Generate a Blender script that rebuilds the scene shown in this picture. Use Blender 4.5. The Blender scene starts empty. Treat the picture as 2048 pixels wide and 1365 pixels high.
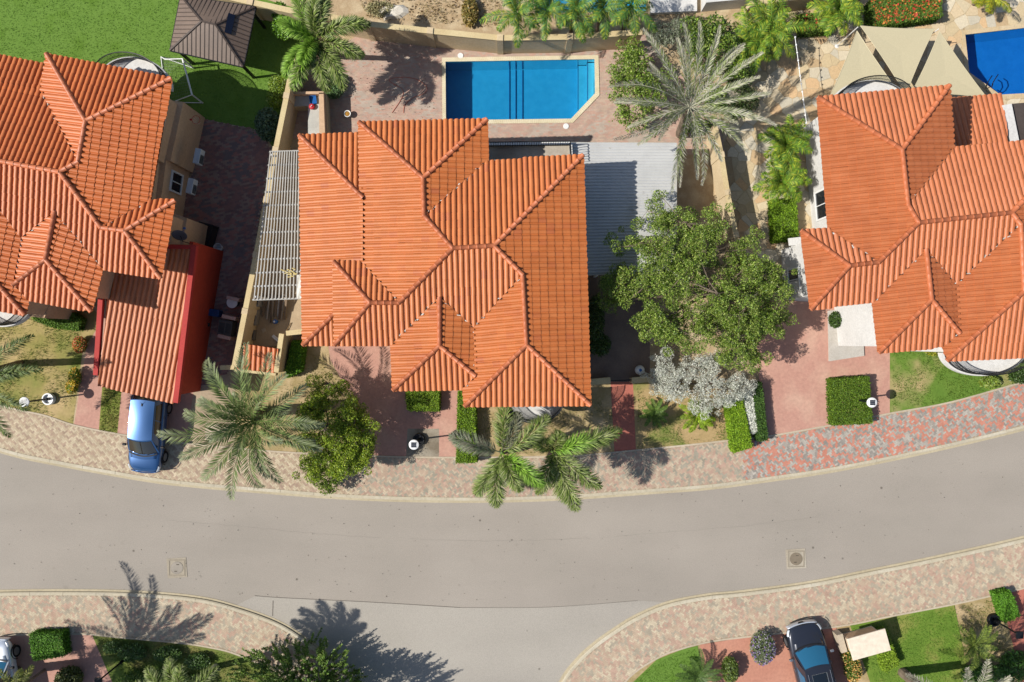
import bpy, bmesh, math, random
import numpy as np
from mathutils import Vector, Matrix, geometry

# ------------------------------------------------------------------ camera, sky, sun, exposure
random.seed(7); RNG = np.random.default_rng(11)
SC = bpy.context.scene; COL = SC.collection
H = 44.0; S = 0.03; CX, CY = 1024.0, 682.5        # camera height; metres per photo pixel on the ground
cam = bpy.data.cameras.new('Camera'); camo = bpy.data.objects.new('Camera', cam); COL.objects.link(camo)
camo.location = (0, 0, H); camo.rotation_euler = (0, 0, 0)
cam.sensor_width = 36.0; cam.lens = 36.0 * H / (2048 * S); cam.clip_end = 5000; SC.camera = camo
SUN_EL = math.radians(45.0); SUN_AZ = math.radians(187.5)     # direction towards the sun in the xy plane (image left, a bit down)
sd = Vector((math.cos(SUN_AZ)*math.cos(SUN_EL), math.sin(SUN_AZ)*math.cos(SUN_EL), math.sin(SUN_EL)))
sun = bpy.data.lights.new('Sun', 'SUN'); sun.energy = 4.7; sun.angle = math.radians(0.5); sun.color = (1.0, 0.955, 0.88)
suno = bpy.data.objects.new('Sun', sun); COL.objects.link(suno); suno.rotation_euler = sd.to_track_quat('Z', 'Y').to_euler()
world = bpy.data.worlds.new('World'); SC.world = world; world.use_nodes = True
nt = world.node_tree; bg = nt.nodes['Background']; sky = nt.nodes.new('ShaderNodeTexSky')
sky.sky_type = 'NISHITA'; sky.sun_disc = False; sky.sun_elevation = SUN_EL
sky.sun_rotation = math.atan2(sd.x, sd.y)
nt.links.new(sky.outputs[0], bg.inputs[0]); bg.inputs[1].default_value = 0.09
vs = SC.view_settings; vs.view_transform = 'Standard'; vs.look = 'None'; vs.exposure = 0.47; vs.gamma = 1.0
vs.use_curve_mapping = False
SC.cycles.max_bounces = 8; SC.cycles.transparent_max_bounces = 12

# ------------------------------------------------------------------ helpers
def W(px, py, z=0.0):
    k = S*(H-z)/H
    return Vector(((px-CX)*k, (CY-py)*k, z))
def Wp(pts, z=0.0): return [W(p[0], p[1], z) for p in pts]
F_ALB = 0.62
def C(r, g, b, f=None):
    f = F_ALB if f is None else f
    l = lambda c: (c/255/12.92 if c/255 <= 0.04045 else ((c/255+0.055)/1.055)**2.4)
    return (l(r)*f, l(g)*f, l(b)*f, 1.0)

class Nodes:
    def __init__(s, name):
        s.m = bpy.data.materials.new(name); s.m.use_nodes = True; s.t = s.m.node_tree
        s.b = s.t.nodes['Principled BSDF']; s.out = s.t.nodes['Material Output']; s.pos = None
    def n(s, typ, **kw):
        x = s.t.nodes.new(typ)
        for k, v in kw.items(): setattr(x, k, v)
        return x
    def l(s, a, b): s.t.links.new(a, b)
    def position(s):
        if s.pos is None: s.pos = s.n('ShaderNodeNewGeometry').outputs['Position']
        return s.pos
    def noise(s, scale, detail=4, rough=0.6, stretch=None, vec=None):
        x = s.n('ShaderNodeTexNoise'); x.inputs['Scale'].default_value = scale
        x.inputs['Detail'].default_value = detail; x.inputs['Roughness'].default_value = rough
        v = vec or s.position()
        if stretch:
            m = s.n('ShaderNodeMapping'); m.inputs['Scale'].default_value = stretch; s.l(v, m.inputs['Vector']); v = m.outputs[0]
        s.l(v, x.inputs['Vector']); return x.outputs['Fac']
    def ramp(s, fac, stops):
        r = s.n('ShaderNodeValToRGB'); e = r.color_ramp.elements
        while len(e) < len(stops): e.new(0.5)
        for el, (p, c) in zip(e, stops): el.position = p; el.color = c
        s.l(fac, r.inputs[0]); return r.outputs[0]
    def mix(s, fac, a, b, mode='MIX'):
        x = s.n('ShaderNodeMix', data_type='RGBA', blend_type=mode)
        for sock, v in ((x.inputs['Factor'], fac), (x.inputs[6], a), (x.inputs[7], b)):
            if hasattr(v, 'is_output'): s.l(v, sock)
            else: sock.default_value = v
        return x.outputs[2]
    def attr(s, name='Col'):
        x = s.n('ShaderNodeAttribute'); x.attribute_name = name; return x
    def bump(s, h, strength=0.3, dist=0.02):
        x = s.n('ShaderNodeBump'); x.inputs['Strength'].default_value = strength; x.inputs['Distance'].default_value = dist
        s.l(h, x.inputs['Height']); s.l(x.outputs[0], s.b.inputs['Normal'])
    def fin(s, col, rough=0.8, spec=0.3, metal=0.0):
        if hasattr(col, 'is_output'): s.l(col, s.b.inputs['Base Color'])
        else: s.b.inputs['Base Color'].default_value = col
        s.b.inputs['Roughness'].default_value = rough; s.b.inputs['Specular IOR Level'].default_value = spec
        s.b.inputs['Metallic'].default_value = metal
        return s.m
MATS = {}
def mat(name, c1, c2=None, scale=3.0, rough=0.8, spec=0.3, bump=0.0, bscale=40, metal=0.0, c3=None):
    if name in MATS: return MATS[name]
    k = Nodes(name)
    if c2 is None: c2 = tuple(x*0.86 for x in c1[:3])+(1,)
    big = k.noise(scale*0.35, 3); fine = k.noise(scale*6, 5, 0.7)
    a = k.ramp(big, [(0.36, c1), (0.64, c2)] if c3 is None else [(0.32, c1), (0.5, c2), (0.68, c3)])
    f = k.ramp(fine, [(0.3, (0.84, 0.84, 0.84, 1)), (0.7, (1.1, 1.1, 1.1, 1))])
    col = k.mix(1.0, a, f, 'MULTIPLY')
    if bump: k.bump(k.noise(bscale, 4), bump)
    MATS[name] = k.fin(col, rough, spec, metal); return MATS[name]
def colmat(name, rough=0.75, spec=0.25, transl=0.0, bump=0.0, fine=30):
    """colour from the Col attribute (a leaf's or paver's own colour), fine grain on top"""
    if name in MATS: return MATS[name]
    k = Nodes(name); a = k.attr().outputs['Color']
    f = k.ramp(k.noise(fine, 4, 0.7), [(0.3, (0.86, 0.86, 0.86, 1)), (0.7, (1.1, 1.1, 1.1, 1))])
    col = k.mix(1.0, a, f, 'MULTIPLY')
    if bump: k.bump(k.noise(fine*2, 3), bump)
    m = k.fin(col, rough, spec)
    if transl:
        tr = k.n('ShaderNodeBsdfTranslucent'); k.l(col, tr.inputs[0])
        mx = k.n('ShaderNodeMixShader'); mx.inputs[0].default_value = transl
        k.l(k.b.outputs[0], mx.inputs[1]); k.l(tr.outputs[0], mx.inputs[2]); k.l(mx.outputs[0], k.out.inputs[0])
    MATS[name] = m; return m

class MB:
    def __init__(s): s.v = []; s.f = []; s.c = []
    def add(s, vs, fs, col=None):
        o = len(s.v); s.v += [tuple(x) for x in vs]; s.f += [tuple(i+o for i in f) for f in fs]
        if col is not None: s.c += [col]*len(vs)
        return s
    def box(s, c, d, rz=0.0, rot=None, col=None):
        m = rot if rot is not None else Matrix.Rotation(rz, 3, 'Z')
        vs = [Vector(c)+m @ Vector((x*d[0]/2, y*d[1]/2, z*d[2]/2)) for x in (-1, 1) for y in (-1, 1) for z in (-1, 1)]
        return s.add(vs, [(0,1,3,2),(4,6,7,5),(0,4,5,1),(2,3,7,6),(0,2,6,4),(1,5,7,3)], col)
    def beam(s, a, b, w, h, col=None):
        a = Vector(a); b = Vector(b); d = (b-a); L = d.length; x = d.normalized()
        up = Vector((0,0,1)) if abs(x.z) < 0.95 else Vector((0,1,0))
        y = up.cross(x).normalized(); z = x.cross(y)
        m = Matrix((x, y, z)).transposed()
        return s.box((a+b)/2, (L, w, h), rot=m, col=col)
    def prism(s, poly, z0, z1, col=None):
        """poly: list of xy; top at z1 (float or list), bottom z0"""
        n = len(poly); area = sum(poly[i][0]*poly[(i+1)%n][1]-poly[(i+1)%n][0]*poly[i][1] for i in range(n))
        if area < 0: poly = list(reversed(poly))
        zt = z1 if isinstance(z1, (list, tuple)) else [z1]*n
        vs = [(p[0], p[1], z0) for p in poly]+[(p[0], p[1], zt[i]) for i, p in enumerate(poly)]
        tri = geometry.tessellate_polygon([[Vector((p[0], p[1], 0)) for p in poly]])
        fs = []
        for t in tri:
            a, b, c = (Vector((poly[i][0], poly[i][1])) for i in t)
            cr = (b-a).cross(c-a) if False else (b.x-a.x)*(c.y-a.y)-(b.y-a.y)*(c.x-a.x)
            t = t if cr > 0 else (t[0], t[2], t[1])
            fs.append(tuple(i+n for i in t)); fs.append((t[0], t[2], t[1]))
        for i in range(n):
            j = (i+1) % n; fs.append((i, j, j+n, i+n))
        return s.add(vs, fs, col)
    def tube(s, path, rad, seg=6, cap=True, col=None):
        path = [Vector(p) for p in path]; n = len(path)
        rad = rad if isinstance(rad, (list, tuple)) else [rad]*n
        vs = []; fs = []; prev = None
        for i, p in enumerate(path):
            t = (path[min(i+1, n-1)]-path[max(i-1, 0)]).normalized()
            ref = prev if prev is not None else (Vector((1,0,0)) if abs(t.z) > 0.9 else Vector((0,0,1)))
            a = t.cross(ref)
            if a.length < 1e-4: a = t.cross(Vector((0,1,0)))
            a.normalize(); b = a.cross(t).normalized(); prev = b
            for k in range(seg):
                an = 2*math.pi*k/seg; vs.append(p+(a*math.cos(an)+b*math.sin(an))*rad[i])
        for i in range(n-1):
            for k in range(seg):
                fs.append((i*seg+k, i*seg+(k+1)%seg, (i+1)*seg+(k+1)%seg, (i+1)*seg+k))
        if cap: fs.append(tuple(range(seg))[::-1]); fs.append(tuple((n-1)*seg+k for k in range(seg)))
        return s.add(vs, fs, col)
    def lathe(s, prof, seg=16, c=(0,0,0), col=None):
        vs = []; fs = []; c = Vector(c); n = len(prof)
        for r, z in prof:
            for k in range(seg):
                a = 2*math.pi*k/seg; vs.append(c+Vector((r*math.cos(a), r*math.sin(a), z)))
        for i in range(n-1):
            for k in range(seg): fs.append((i*seg+k, i*seg+(k+1)%seg, (i+1)*seg+(k+1)%seg, (i+1)*seg+k))
        fs.append(tuple(range(seg))[::-1]); fs.append(tuple((n-1)*seg+k for k in range(seg)))
        return s.add(vs, fs, col)
    def grid(s, fn, nu, nv, col=None):
        vs = [fn(i/nu, j/nv) for j in range(nv+1) for i in range(nu+1)]
        fs = [(j*(nu+1)+i, j*(nu+1)+i+1, (j+1)*(nu+1)+i+1, (j+1)*(nu+1)+i) for j in range(nv) for i in range(nu)]
        return s.add(vs, fs, col)

def wloc(p):
    v = Vector((0,0,0))
    while p is not None: v = v+p.location; p = p.parent
    return v
def link(o, parent=None):
    COL.objects.link(o)
    if parent is not None: o.parent = parent
    return o
def obj(name, mb, m, parent=None, local=False, smooth=False, bevel=0.0, subsurf=0, solid=0.0):
    me = bpy.data.meshes.new(name); off = Vector((0,0,0)) if (parent is None or local) else wloc(parent)
    me.from_pydata([(v[0]-off.x, v[1]-off.y, v[2]-off.z) for v in mb.v], [], mb.f)
    if mb.c and len(mb.c) == len(mb.v):
        ca = me.color_attributes.new('Col', 'FLOAT_COLOR', 'POINT')
        ca.data.foreach_set('color', np.array([tuple(c)+(1.0,)*(4-len(c)) for c in mb.c], dtype=np.float32).ravel())
    me.materials.append(m)
    if smooth: me.polygons.foreach_set('use_smooth', [True]*len(me.polygons))
    me.update()
    o = bpy.data.objects.new(name, me); link(o, parent)
    if solid:
        md = o.modifiers.new('solid', 'SOLIDIFY'); md.thickness = solid
    if bevel:
        md = o.modifiers.new('bevel', 'BEVEL'); md.width = bevel; md.segments = 2; md.limit_method = 'ANGLE'
    if subsurf:
        md = o.modifiers.new('sub', 'SUBSURF'); md.levels = subsurf; md.render_levels = subsurf
    return o
def npobj(name, V, F, m, parent=None, colors=None, smooth=False):
    """V (n,3), F (k,3 or 4)"""
    me = bpy.data.meshes.new(name); V = np.asarray(V, dtype=np.float32); F = np.asarray(F, dtype=np.int32)
    if parent is not None: V = V-np.array(wloc(parent), dtype=np.float32)
    k = F.shape[1]; me.vertices.add(len(V)); me.vertices.foreach_set('co', V.ravel())
    me.loops.add(F.size); me.loops.foreach_set('vertex_index', F.ravel())
    me.polygons.add(len(F)); me.polygons.foreach_set('loop_start', np.arange(0, F.size, k, dtype=np.int32))
    me.polygons.foreach_set('loop_total', np.full(len(F), k, dtype=np.int32))
    me.polygons.foreach_set('use_smooth', np.full(len(F), smooth, dtype=bool) if isinstance(smooth, bool) else np.asarray(smooth, dtype=bool))
    me.update(calc_edges=True); me.validate()
    if colors is not None:
        ca = me.color_attributes.new('Col', 'FLOAT_COLOR', 'POINT')
        c = np.ones((len(V), 4), dtype=np.float32); c[:, :3] = colors[:, :3]; ca.data.foreach_set('color', c.ravel())
    me.materials.append(m)
    o = bpy.data.objects.new(name, me); return link(o, parent)
def tag(o, label=None, cat=None, group=None, kind=None):
    if label: o['label'] = label
    if cat: o['category'] = cat
    if group: o['group'] = group
    if kind: o['kind'] = kind
    return o
def thing(name, label, cat, loc=(0,0,0), rz=0.0, group=None):
    o = bpy.data.objects.new(name, None); link(o); o.location = loc; o.rotation_euler = (0,0,rz)
    o.empty_display_size = 0.2
    return tag(o, label, cat, group)
def struct(name, mb, m, **kw): return tag(obj(name, mb, m, **kw), kind='structure')
def inpoly(P, poly):
    P = np.asarray(P, float); x, y = P[:, 0], P[:, 1]; r = np.zeros(len(P), bool); n = len(poly); j = n-1
    for i in range(n):
        xi, yi, xj, yj = poly[i][0], poly[i][1], poly[j][0], poly[j][1]
        c = ((yi > y) != (yj > y)) & (x < (xj-xi)*(y-yi)/((yj-yi) or 1e-9)+xi); r ^= c; j = i
    return r
def smooth_line(pts, n=8):
    P = [Vector((p[0], p[1])) for p in pts]; out = []
    for i in range(len(P)-1):
        p0 = P[max(i-1, 0)]; p1 = P[i]; p2 = P[i+1]; p3 = P[min(i+2, len(P)-1)]
        for k in range(n):
            t = k/n
            q = 0.5*((2*p1)+(-p0+p2)*t+(2*p0-5*p1+4*p2-p3)*t*t+(-p0+3*p1-3*p2+p3)*t**3); out.append((q.x, q.y))
    out.append((P[-1].x, P[-1].y)); return out
def wline(pts, z=0.0): return [tuple(W(p[0], p[1], z)[:2]) for p in pts]
def offset_line(line, d):
    """shift an xy polyline to its left by d"""
    out = []; n = len(line)
    for i in range(n):
        a = line[max(i-1, 0)]; b = line[min(i+1, n-1)]; dx, dy = b[0]-a[0], b[1]-a[1]; L = math.hypot(dx, dy) or 1
        out.append((line[i][0]-dy/L*d, line[i][1]+dx/L*d))
    return out
def holed_sheet(outer, holes, z):
    mb = MB(); loops = [[Vector((p[0], p[1], 0)) for p in l] for l in [outer]+holes]
    pts = [p for l in loops for p in l]; tri = geometry.tessellate_polygon(loops); fs = []
    for t in tri:
        a, b, c = (pts[i] for i in t)
        fs.append(t if (b.x-a.x)*(c.y-a.y)-(b.y-a.y)*(c.x-a.x) > 0 else (t[0], t[2], t[1]))
    return mb.add([(p.x, p.y, z) for p in pts], fs)
def sheet(name, px, z, m, wp=False):
    return struct(name, holed_sheet(px if wp else wline(px), [], z), m)

# ------------------------------------------------------------------ materials
GLASS = None
def glassy(name, c, rough=0.08):
    k = Nodes(name); return k.fin(c, rough, 0.8)
def carpaint(name, c, metal=0.5):
    k = Nodes(name); m = k.fin(c, 0.32, 0.5, metal)
    k.b.inputs['Coat Weight'].default_value = 0.8; k.b.inputs['Coat Roughness'].default_value = 0.05; return m
M_cream = mat('cream_plaster', C(232,210,172), C(222,198,158), 1.5, 0.9)
M_beige = mat('beige_plaster', C(232,196,160), C(224,186,150), 1.2, 0.9)
M_white = mat('white_plaster', C(232,230,226,.68), C(222,220,216,.68), 1.5, 0.85)
M_whitemetal = mat('white_paint', C(240,240,238,.8), C(226,226,224,.8), 4, 0.5)
M_iron = mat('black_iron', C(30,34,38), C(22,24,28), 5, 0.5)
M_soil = mat('dry_soil', C(218,196,160), C(196,170,134), 2.2, 0.95, 0.1, 0.5, 30, c3=C(228,208,172))
M_garden = mat('garden_soil', C(208,182,142), C(178,158,112), 2.0, 0.95, 0.1, 0.5, 30, c3=C(214,190,150))
M_concrete = mat('concrete', C(200,190,172), C(186,174,154), 1.5, 0.9)
M_kerb = mat('kerb_concrete', C(222,212,190), C(210,198,172), 1.2, 0.9, c3=C(204,194,172))
M_gutter = mat('gutter_concrete', C(208,194,164), C(196,182,152), 1.0, 0.9)
M_edging = mat('edging_concrete', C(216,200,176), C(200,184,160), 1.2, 0.9)
M_darkglass = glassy('dark_glass', C(28,36,44))
M_fascia = mat('white_fascia', C(226,222,214,.7), None, 2, 0.8)
M_pink = mat('pink_stamped_concrete', C(216,168,148), C(206,156,138), 0.9, 0.85, c3=C(220,178,156))
M_redconc = mat('red_concrete', C(206,128,108), C(196,116,98), 1.0, 0.85)
M_leaf = colmat('leaf', 0.45, 0.5, 0.3)
M_frond = colmat('palm_frond', 0.55, 0.3, 0.22)
M_hedge = colmat('hedge_leaf', 0.6, 0.3, 0.2)
M_bark = mat('bark', C(150,134,116), C(120,106,92), 6, 0.95, 0.1, 0.5, 30)
M_paver = colmat('paver_clay', 0.9, 0.15, 0.0, 0.0, 2.2)
M_flag = colmat('flagstone', 0.9, 0.15, 0.0, 0.4, 8)
M_grassblade = colmat('grass_blade', 0.7, 0.2, 0.25)
def road_mat(name, c1, c2, c3):
    k = Nodes(name)
    big = k.noise(0.16, 4, 0.55); band = k.noise(0.35, 3, 0.5, (0.22, 1.0, 1.0)); fine = k.noise(24, 6, 0.75)
    a = k.ramp(big, [(0.3, c1), (0.5, c2), (0.72, c3)])
    b = k.ramp(band, [(0.3, (0.93, 0.93, 0.93, 1)), (0.66, (1.035, 1.035, 1.035, 1))])
    f = k.ramp(fine, [(0.28, (0.76, 0.76, 0.77, 1)), (0.72, (1.2, 1.19, 1.18, 1))])
    v = k.n('ShaderNodeTexVoronoi'); v.inputs['Scale'].default_value = 0.55; k.l(k.position(), v.inputs['Vector'])
    sp = k.ramp(v.outputs['Distance'], [(0.02, (0.45, 0.44, 0.42, 1)), (0.055, (1, 1, 1, 1))])
    st = k.noise(1.1, 5, 0.7); stn = k.ramp(st, [(0.64, (1, 1, 1, 1)), (0.80, (0.84, 0.83, 0.82, 1))])
    col = k.mix(1, k.mix(1, k.mix(1, k.mix(1, a, b, 'MULTIPLY'), f, 'MULTIPLY'), sp, 'MULTIPLY'), stn, 'MULTIPLY')
    k.bump(k.noise(60, 3), 0.25, 0.01); return k.fin(col, 0.9, 0.2)
M_road = road_mat('worn_asphalt', C(181,172,160), C(177,168,156), C(172,164,152))
M_apron = road_mat('concrete_apron', C(190,183,171), C(186,179,167), C(182,175,164))
def lawn_mat(name, c1, c2, c3, scale=0.7, lo=0.72):
    k = Nodes(name); a = k.ramp(k.noise(scale, 4, 0.6), [(0.3, c1), (0.5, c2), (0.7, c3)])
    f = k.ramp(k.noise(16, 5, 0.8), [(0.25, (lo, lo, lo, 1)), (0.75, (1.9-lo, 1.9-lo, 1.88-lo, 1))])
    k.bump(k.noise(45, 4), 0.6, 0.03); return k.fin(k.mix(1, a, f, 'MULTIPLY'), 0.9, 0.1)
M_turf = lawn_mat('artificial_turf', C(112,148,62), C(120,155,68), C(104,140,50), 0.7, 0.9)
M_lawn = lawn_mat('natural_lawn', C(120,150,62), C(140,160,78), C(186,170,110), 1.0)
def tile_mat(name, stops):
    k = Nodes(name); oi = k.n('ShaderNodeObjectInfo'); a = k.attr()
    ad = k.n('ShaderNodeMath', operation='ADD'); k.l(oi.outputs['Random'], ad.inputs[0]); k.l(a.outputs['Fac'], ad.inputs[1])
    fr = k.n('ShaderNodeMath', operation='FRACT'); k.l(ad.outputs[0], fr.inputs[0])
    base = k.ramp(fr.outputs[0], stops)
    w = k.ramp(k.noise(0.9, 4, 0.6), [(0.35, (0.92, 0.9, 0.88, 1)), (0.65, (1.05, 1.05, 1.05, 1))])
    f = k.ramp(k.noise(22, 4, 0.7), [(0.3, (0.88, 0.87, 0.86, 1)), (0.7, (1.08, 1.07, 1.06, 1))])
    k.bump(k.noise(70, 3), 0.2, 0.006)
    # dust and dark streaks of age
    st = k.ramp(k.noise(0.55, 6, 0.7), [(0.58, (1, 1, 1, 1)), (0.78, (0.86, 0.84, 0.83, 1))])
    return k.fin(k.mix(1, k.mix(1, k.mix(1, base, w, 'MULTIPLY'), f, 'MULTIPLY'), st, 'MULTIPLY'), 0.52, 0.5)
# ------------------------------------------------------------------ ground, road, pavements
POOL = [(891,124),(1189,119),(1190,187),(1142,238),(892,241)]
POOLR = [(1930,70),(2140,46),(2140,182),(2000,190),(1938,145)]
POOLN = [(1072,-60),(1292,-70),(1292,22),(1070,26)]
HOLES = [wline(POOL), wline(POOLR), wline(POOLN)]
N_KERB = smooth_line([(-420,760),(-220,840),(0,908),(100,931),(290,965),(400,978),(520,988),(660,999),(790,1005),(920,1007),(1024,1006),(1150,1001),(1300,990),(1420,981),(1536,966),(1670,946),(1850,910),(2048,863),(2300,796),(2560,716)], 6)
N_GARD = smooth_line([(-420,660),(-220,748),(0,813),(88,833),(146,852),(234,870),(330,884),(415,893),(560,906),(735,914),(870,917),(1000,917),(1090,916),(1150,914),(1270,903),(1380,892),(1450,884),(1540,874),(1670,851),(1780,829),(1900,807),(2048,766),(2300,698),(2560,618)], 6)
SL_KERB = smooth_line([(-420,1205),(-200,1190),(0,1181),(175,1180),(300,1184),(400,1194),(470,1211),(547,1238),(600,1268),(660,1315),(716,1380),(760,1470),(790,1600),(805,1800)], 6)
SL_GARD = smooth_line([(-420,1288),(-200,1276),(0,1270),(59,1268),(164,1267),(243,1274),(352,1284),(410,1292),(469,1306),(540,1340),(600,1400),(650,1500),(675,1600),(690,1800)], 6)
SR_KERB = smooth_line([(1040,1800),(1050,1600),(1075,1470),(1117,1366),(1153,1317),(1188,1285),(1226,1258),(1270,1231),(1335,1204),(1417,1188),(1481,1182),(1616,1164),(1733,1141),(1880,1111),(2048,1073),(2300,1008),(2560,930)], 6)
SR_GARD = smooth_line([(1150,1800),(1165,1600),(1195,1470),(1247,1366),(1311,1317),(1364,1296),(1422,1282),(1490,1273),(1675,1252),(1783,1231),(1909,1207),(1997,1187),(2048,1175),(2300,1110),(2560,1030)], 6)
nk, ng = wline(N_KERB), wline(N_GARD); slk, slg = wline(SL_KERB), wline(SL_GARD); srk, srg = wline(SR_KERB), wline(SR_GARD)
B = 900.0
struct('ground', holed_sheet([(-B,-B),(B,-B),(B,B),(-B,B)], HOLES, -0.20), M_soil)
# road: between the kerbs, with the side street going down
road = nk + list(reversed(srk)) + list(reversed(slk))
struct('road', holed_sheet(road, [], -0.12), M_road)
apron = [(508,1194),(558,1197),(740,1206),(920,1217),(1100,1216),(1276,1203),(1335,1206),(1270,1233),(1226,1260),(1188,1287),(1153,1319),(1117,1368),(1075,1472),(1050,1602),(1040,1800),(805,1800),(790,1600),(760,1470),(716,1380),(660,1315),(600,1268),(547,1240),(470,1213)]
struct('side_street', holed_sheet(wline(apron), [], -0.112), M_apron)
M_seam = mat('road_seam', C(132,124,114), None, 4, 0.95)
def seam(pts, w=0.035):
    l = wline(smooth_line(pts, 6)); a = offset_line(l, w/2); b = offset_line(l, -w/2)
    struct('road_seam', holed_sheet(a+list(reversed(b)), [], -0.106), M_seam)
seam([(508,1193),(558,1197),(740,1206),(920,1217)], 0.035); seam([(920,1217),(1100,1216),(1276,1203)], 0.02); seam([(545,1203),(544,1234)], 0.05)
M_crack = mat('road_crack', C(168,160,149), None, 4, 0.95)
for pts in ([(330,1042),(470,1054),(560,1062),(660,1071),(760,1077)],[(820,1080),(950,1083),(1060,1082),(1180,1078)],[(1230,1074),(1380,1062),(1500,1052),(1640,1036)]):
    l = wline([(x, y+random.uniform(-1.2,1.2)) for x, y in smooth_line(pts, 8)]); struct('road_joint', holed_sheet(offset_line(l, .008)+list(reversed(offset_line(l, -.008))), [], -0.114), M_crack)
# lots (raised 0.12-0.17 above the road)
FAR = 60.0
north = ng + [(ng[-1][0], FAR), (ng[0][0], FAR)]
struct('north_lots', holed_sheet(north, HOLES, -0.03), M_soil)
struct('south_west_lot', holed_sheet(slg + [(slg[0][0], slg[-1][1])], [], -0.03), M_garden)
struct('south_east_lot', holed_sheet(srg + [(srg[-1][0], srg[0][1])], [], -0.03), M_garden)

def pavers(parent, poly_px, pick, ang, z=0.0, w=0.1, l=0.2, gap=0.004, name='paver_field', herring=True, zbot=-0.012, hole=None):
    """real little blocks in herringbone / running bond, joined in one part"""
    P = wline(poly_px) if poly_px and not isinstance(poly_px[0], tuple) else poly_px
    xs = [p[0] for p in P]; ys = [p[1] for p in P]; cx, cy = (min(xs)+max(xs))/2, (min(ys)+max(ys))/2
    R = math.hypot(max(xs)-min(xs), max(ys)-min(ys))/2+1
    c, s = math.cos(ang), math.sin(ang); cen = []; hv = []
    if herring:
        n = int(R/w)+2; i, j = np.meshgrid(np.arange(-n, n), np.arange(-n, n)); i = i.ravel(); j = j.ravel()
        m = (i-j) % 4
        hz = m == 0; vt = m == 3     # cell starts a horizontal block / a vertical block
        cen = np.concatenate([np.stack([(i[hz]+1.0)*w, (j[hz]+.5)*w], 1), np.stack([(i[vt]+.5)*w, (j[vt]+1.0)*w], 1)])
        hv = np.concatenate([np.ones(hz.sum(), bool), np.zeros(vt.sum(), bool)])
    else:
        nx = int(R/l)+2; ny = int(R/w)+2; i, j = np.meshgrid(np.arange(-nx, nx), np.arange(-ny, ny)); i = i.ravel(); j = j.ravel()
        cen = np.stack([(i+0.5*(j % 2))*l, j*w], 1); hv = np.ones(len(i), bool)
    cen = np.stack([cx+cen[:, 0]*c-cen[:, 1]*s, cy+cen[:, 0]*s+cen[:, 1]*c], 1)
    k = inpoly(cen, P)
    if hole is not None: k &= ~inpoly(cen, hole)
    cen = cen[k]; hv = hv[k]; n = len(cen)
    a = np.where(hv, l, w)/2-gap/2; b = np.where(hv, w, l)/2-gap/2
    zt = z+RNG.normal(0, 0.0006, n)
    V = np.zeros((n, 8, 3), np.float32); q = [(-1,-1),(1,-1),(1,1),(-1,1)]
    for e, (sx, sy) in enumerate(q):
        ox, oy = sx*a, sy*b; x = cen[:, 0]+ox*c-oy*s; y = cen[:, 1]+ox*s+oy*c
        V[:, e, 0] = x; V[:, e, 1] = y; V[:, e, 2] = z+zbot; V[:, e+4, 0] = x; V[:, e+4, 1] = y; V[:, e+4, 2] = zt
    f = np.array([(4,5,6,7),(0,1,5,4),(1,2,6,5),(2,3,7,6),(3,0,4,7)])
    F = (f[None]+8*np.arange(n)[:, None, None]).reshape(-1, 4)
    col = pick(cen, n)
    o = npobj(name, V.reshape(-1, 3), F, M_paver, parent, np.repeat(col, 8, axis=0)); o['kind'] = 'stuff'; return o
def picker(cols, probs=None, jit=0.07):
    A = np.array([c[:3] for c in cols])
    def f(cen, n):
        i = RNG.choice(len(A), n, p=probs); return A[i]*(1+RNG.normal(0, jit, (n, 1)))
    return f
PAL_L = np.array([C(216,199,170)[:3], C(196,172,147)[:3], C(186,161,140)[:3], C(205,186,157)[:3]])
PAL_M = np.array([C(200,176,153)[:3], C(178,170,151)[:3], C(209,191,166)[:3], C(202,170,150)[:3]])
PAL_R = np.array([C(214,146,124)[:3], C(164,157,148)[:3], C(194,186,174)[:3], C(212,150,130)[:3], C(180,171,160)[:3]])
PAL_S = np.array([C(206,183,158)[:3], C(188,176,155)[:3], C(214,198,171)[:3], C(203,172,151)[:3]])
def pick_north(cen, n):
    px = cen[:, 0]/S+CX; col = np.zeros((n, 3)); r = RNG.random(n)
    # blocks were laid in little stair-step patches of one colour
    patch = (np.floor((cen[:, 0]+0.35*cen[:, 1])/0.17)*12.9898+np.floor((cen[:, 1]-0.35*cen[:, 0])/0.24)*78.233)
    h = np.abs(np.sin(patch)*43758.5453) % 1.0
    idx = np.clip((np.where(r < 0.75, h, RNG.random(n))*4).astype(int), 0, 3)
    pr_ = np.abs(np.sin(np.floor((cen[:, 0]+.3*cen[:, 1])/.13)*91.7+np.floor((cen[:, 1]-.3*cen[:, 0])/.21)*47.3)*9173.13) % 1.0
    idxR = np.clip((np.where(r < .8, pr_, RNG.random(n))*5).astype(int), 0, 4)
    # left part: block rows step down the slope in pale and dark zigzag bands
    st_ = np.floor(cen[:, 1]/.16)*.5; ph_ = ((cen[:, 0]+st_*.32)/.58) % 1.0; idxL = np.where(ph_ < .36, 0, np.where(ph_ < .62, 3, np.where(RNG.random(n) < .6, 1, 2))); idxL = np.where(RNG.random(n) < .15, idx, idxL)
    mR = px > 1490+RNG.normal(0, 6, n); t = np.clip((px-620)/180, 0, 1)+RNG.normal(0, .12, n)
    col = np.where((t > 0.5)[:, None], PAL_M[idx], PAL_L[idxL]); col = np.where(mR[:, None], PAL_R[idxR], col)
    return col*(1+RNG.normal(0, .05, (n, 1)))
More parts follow.
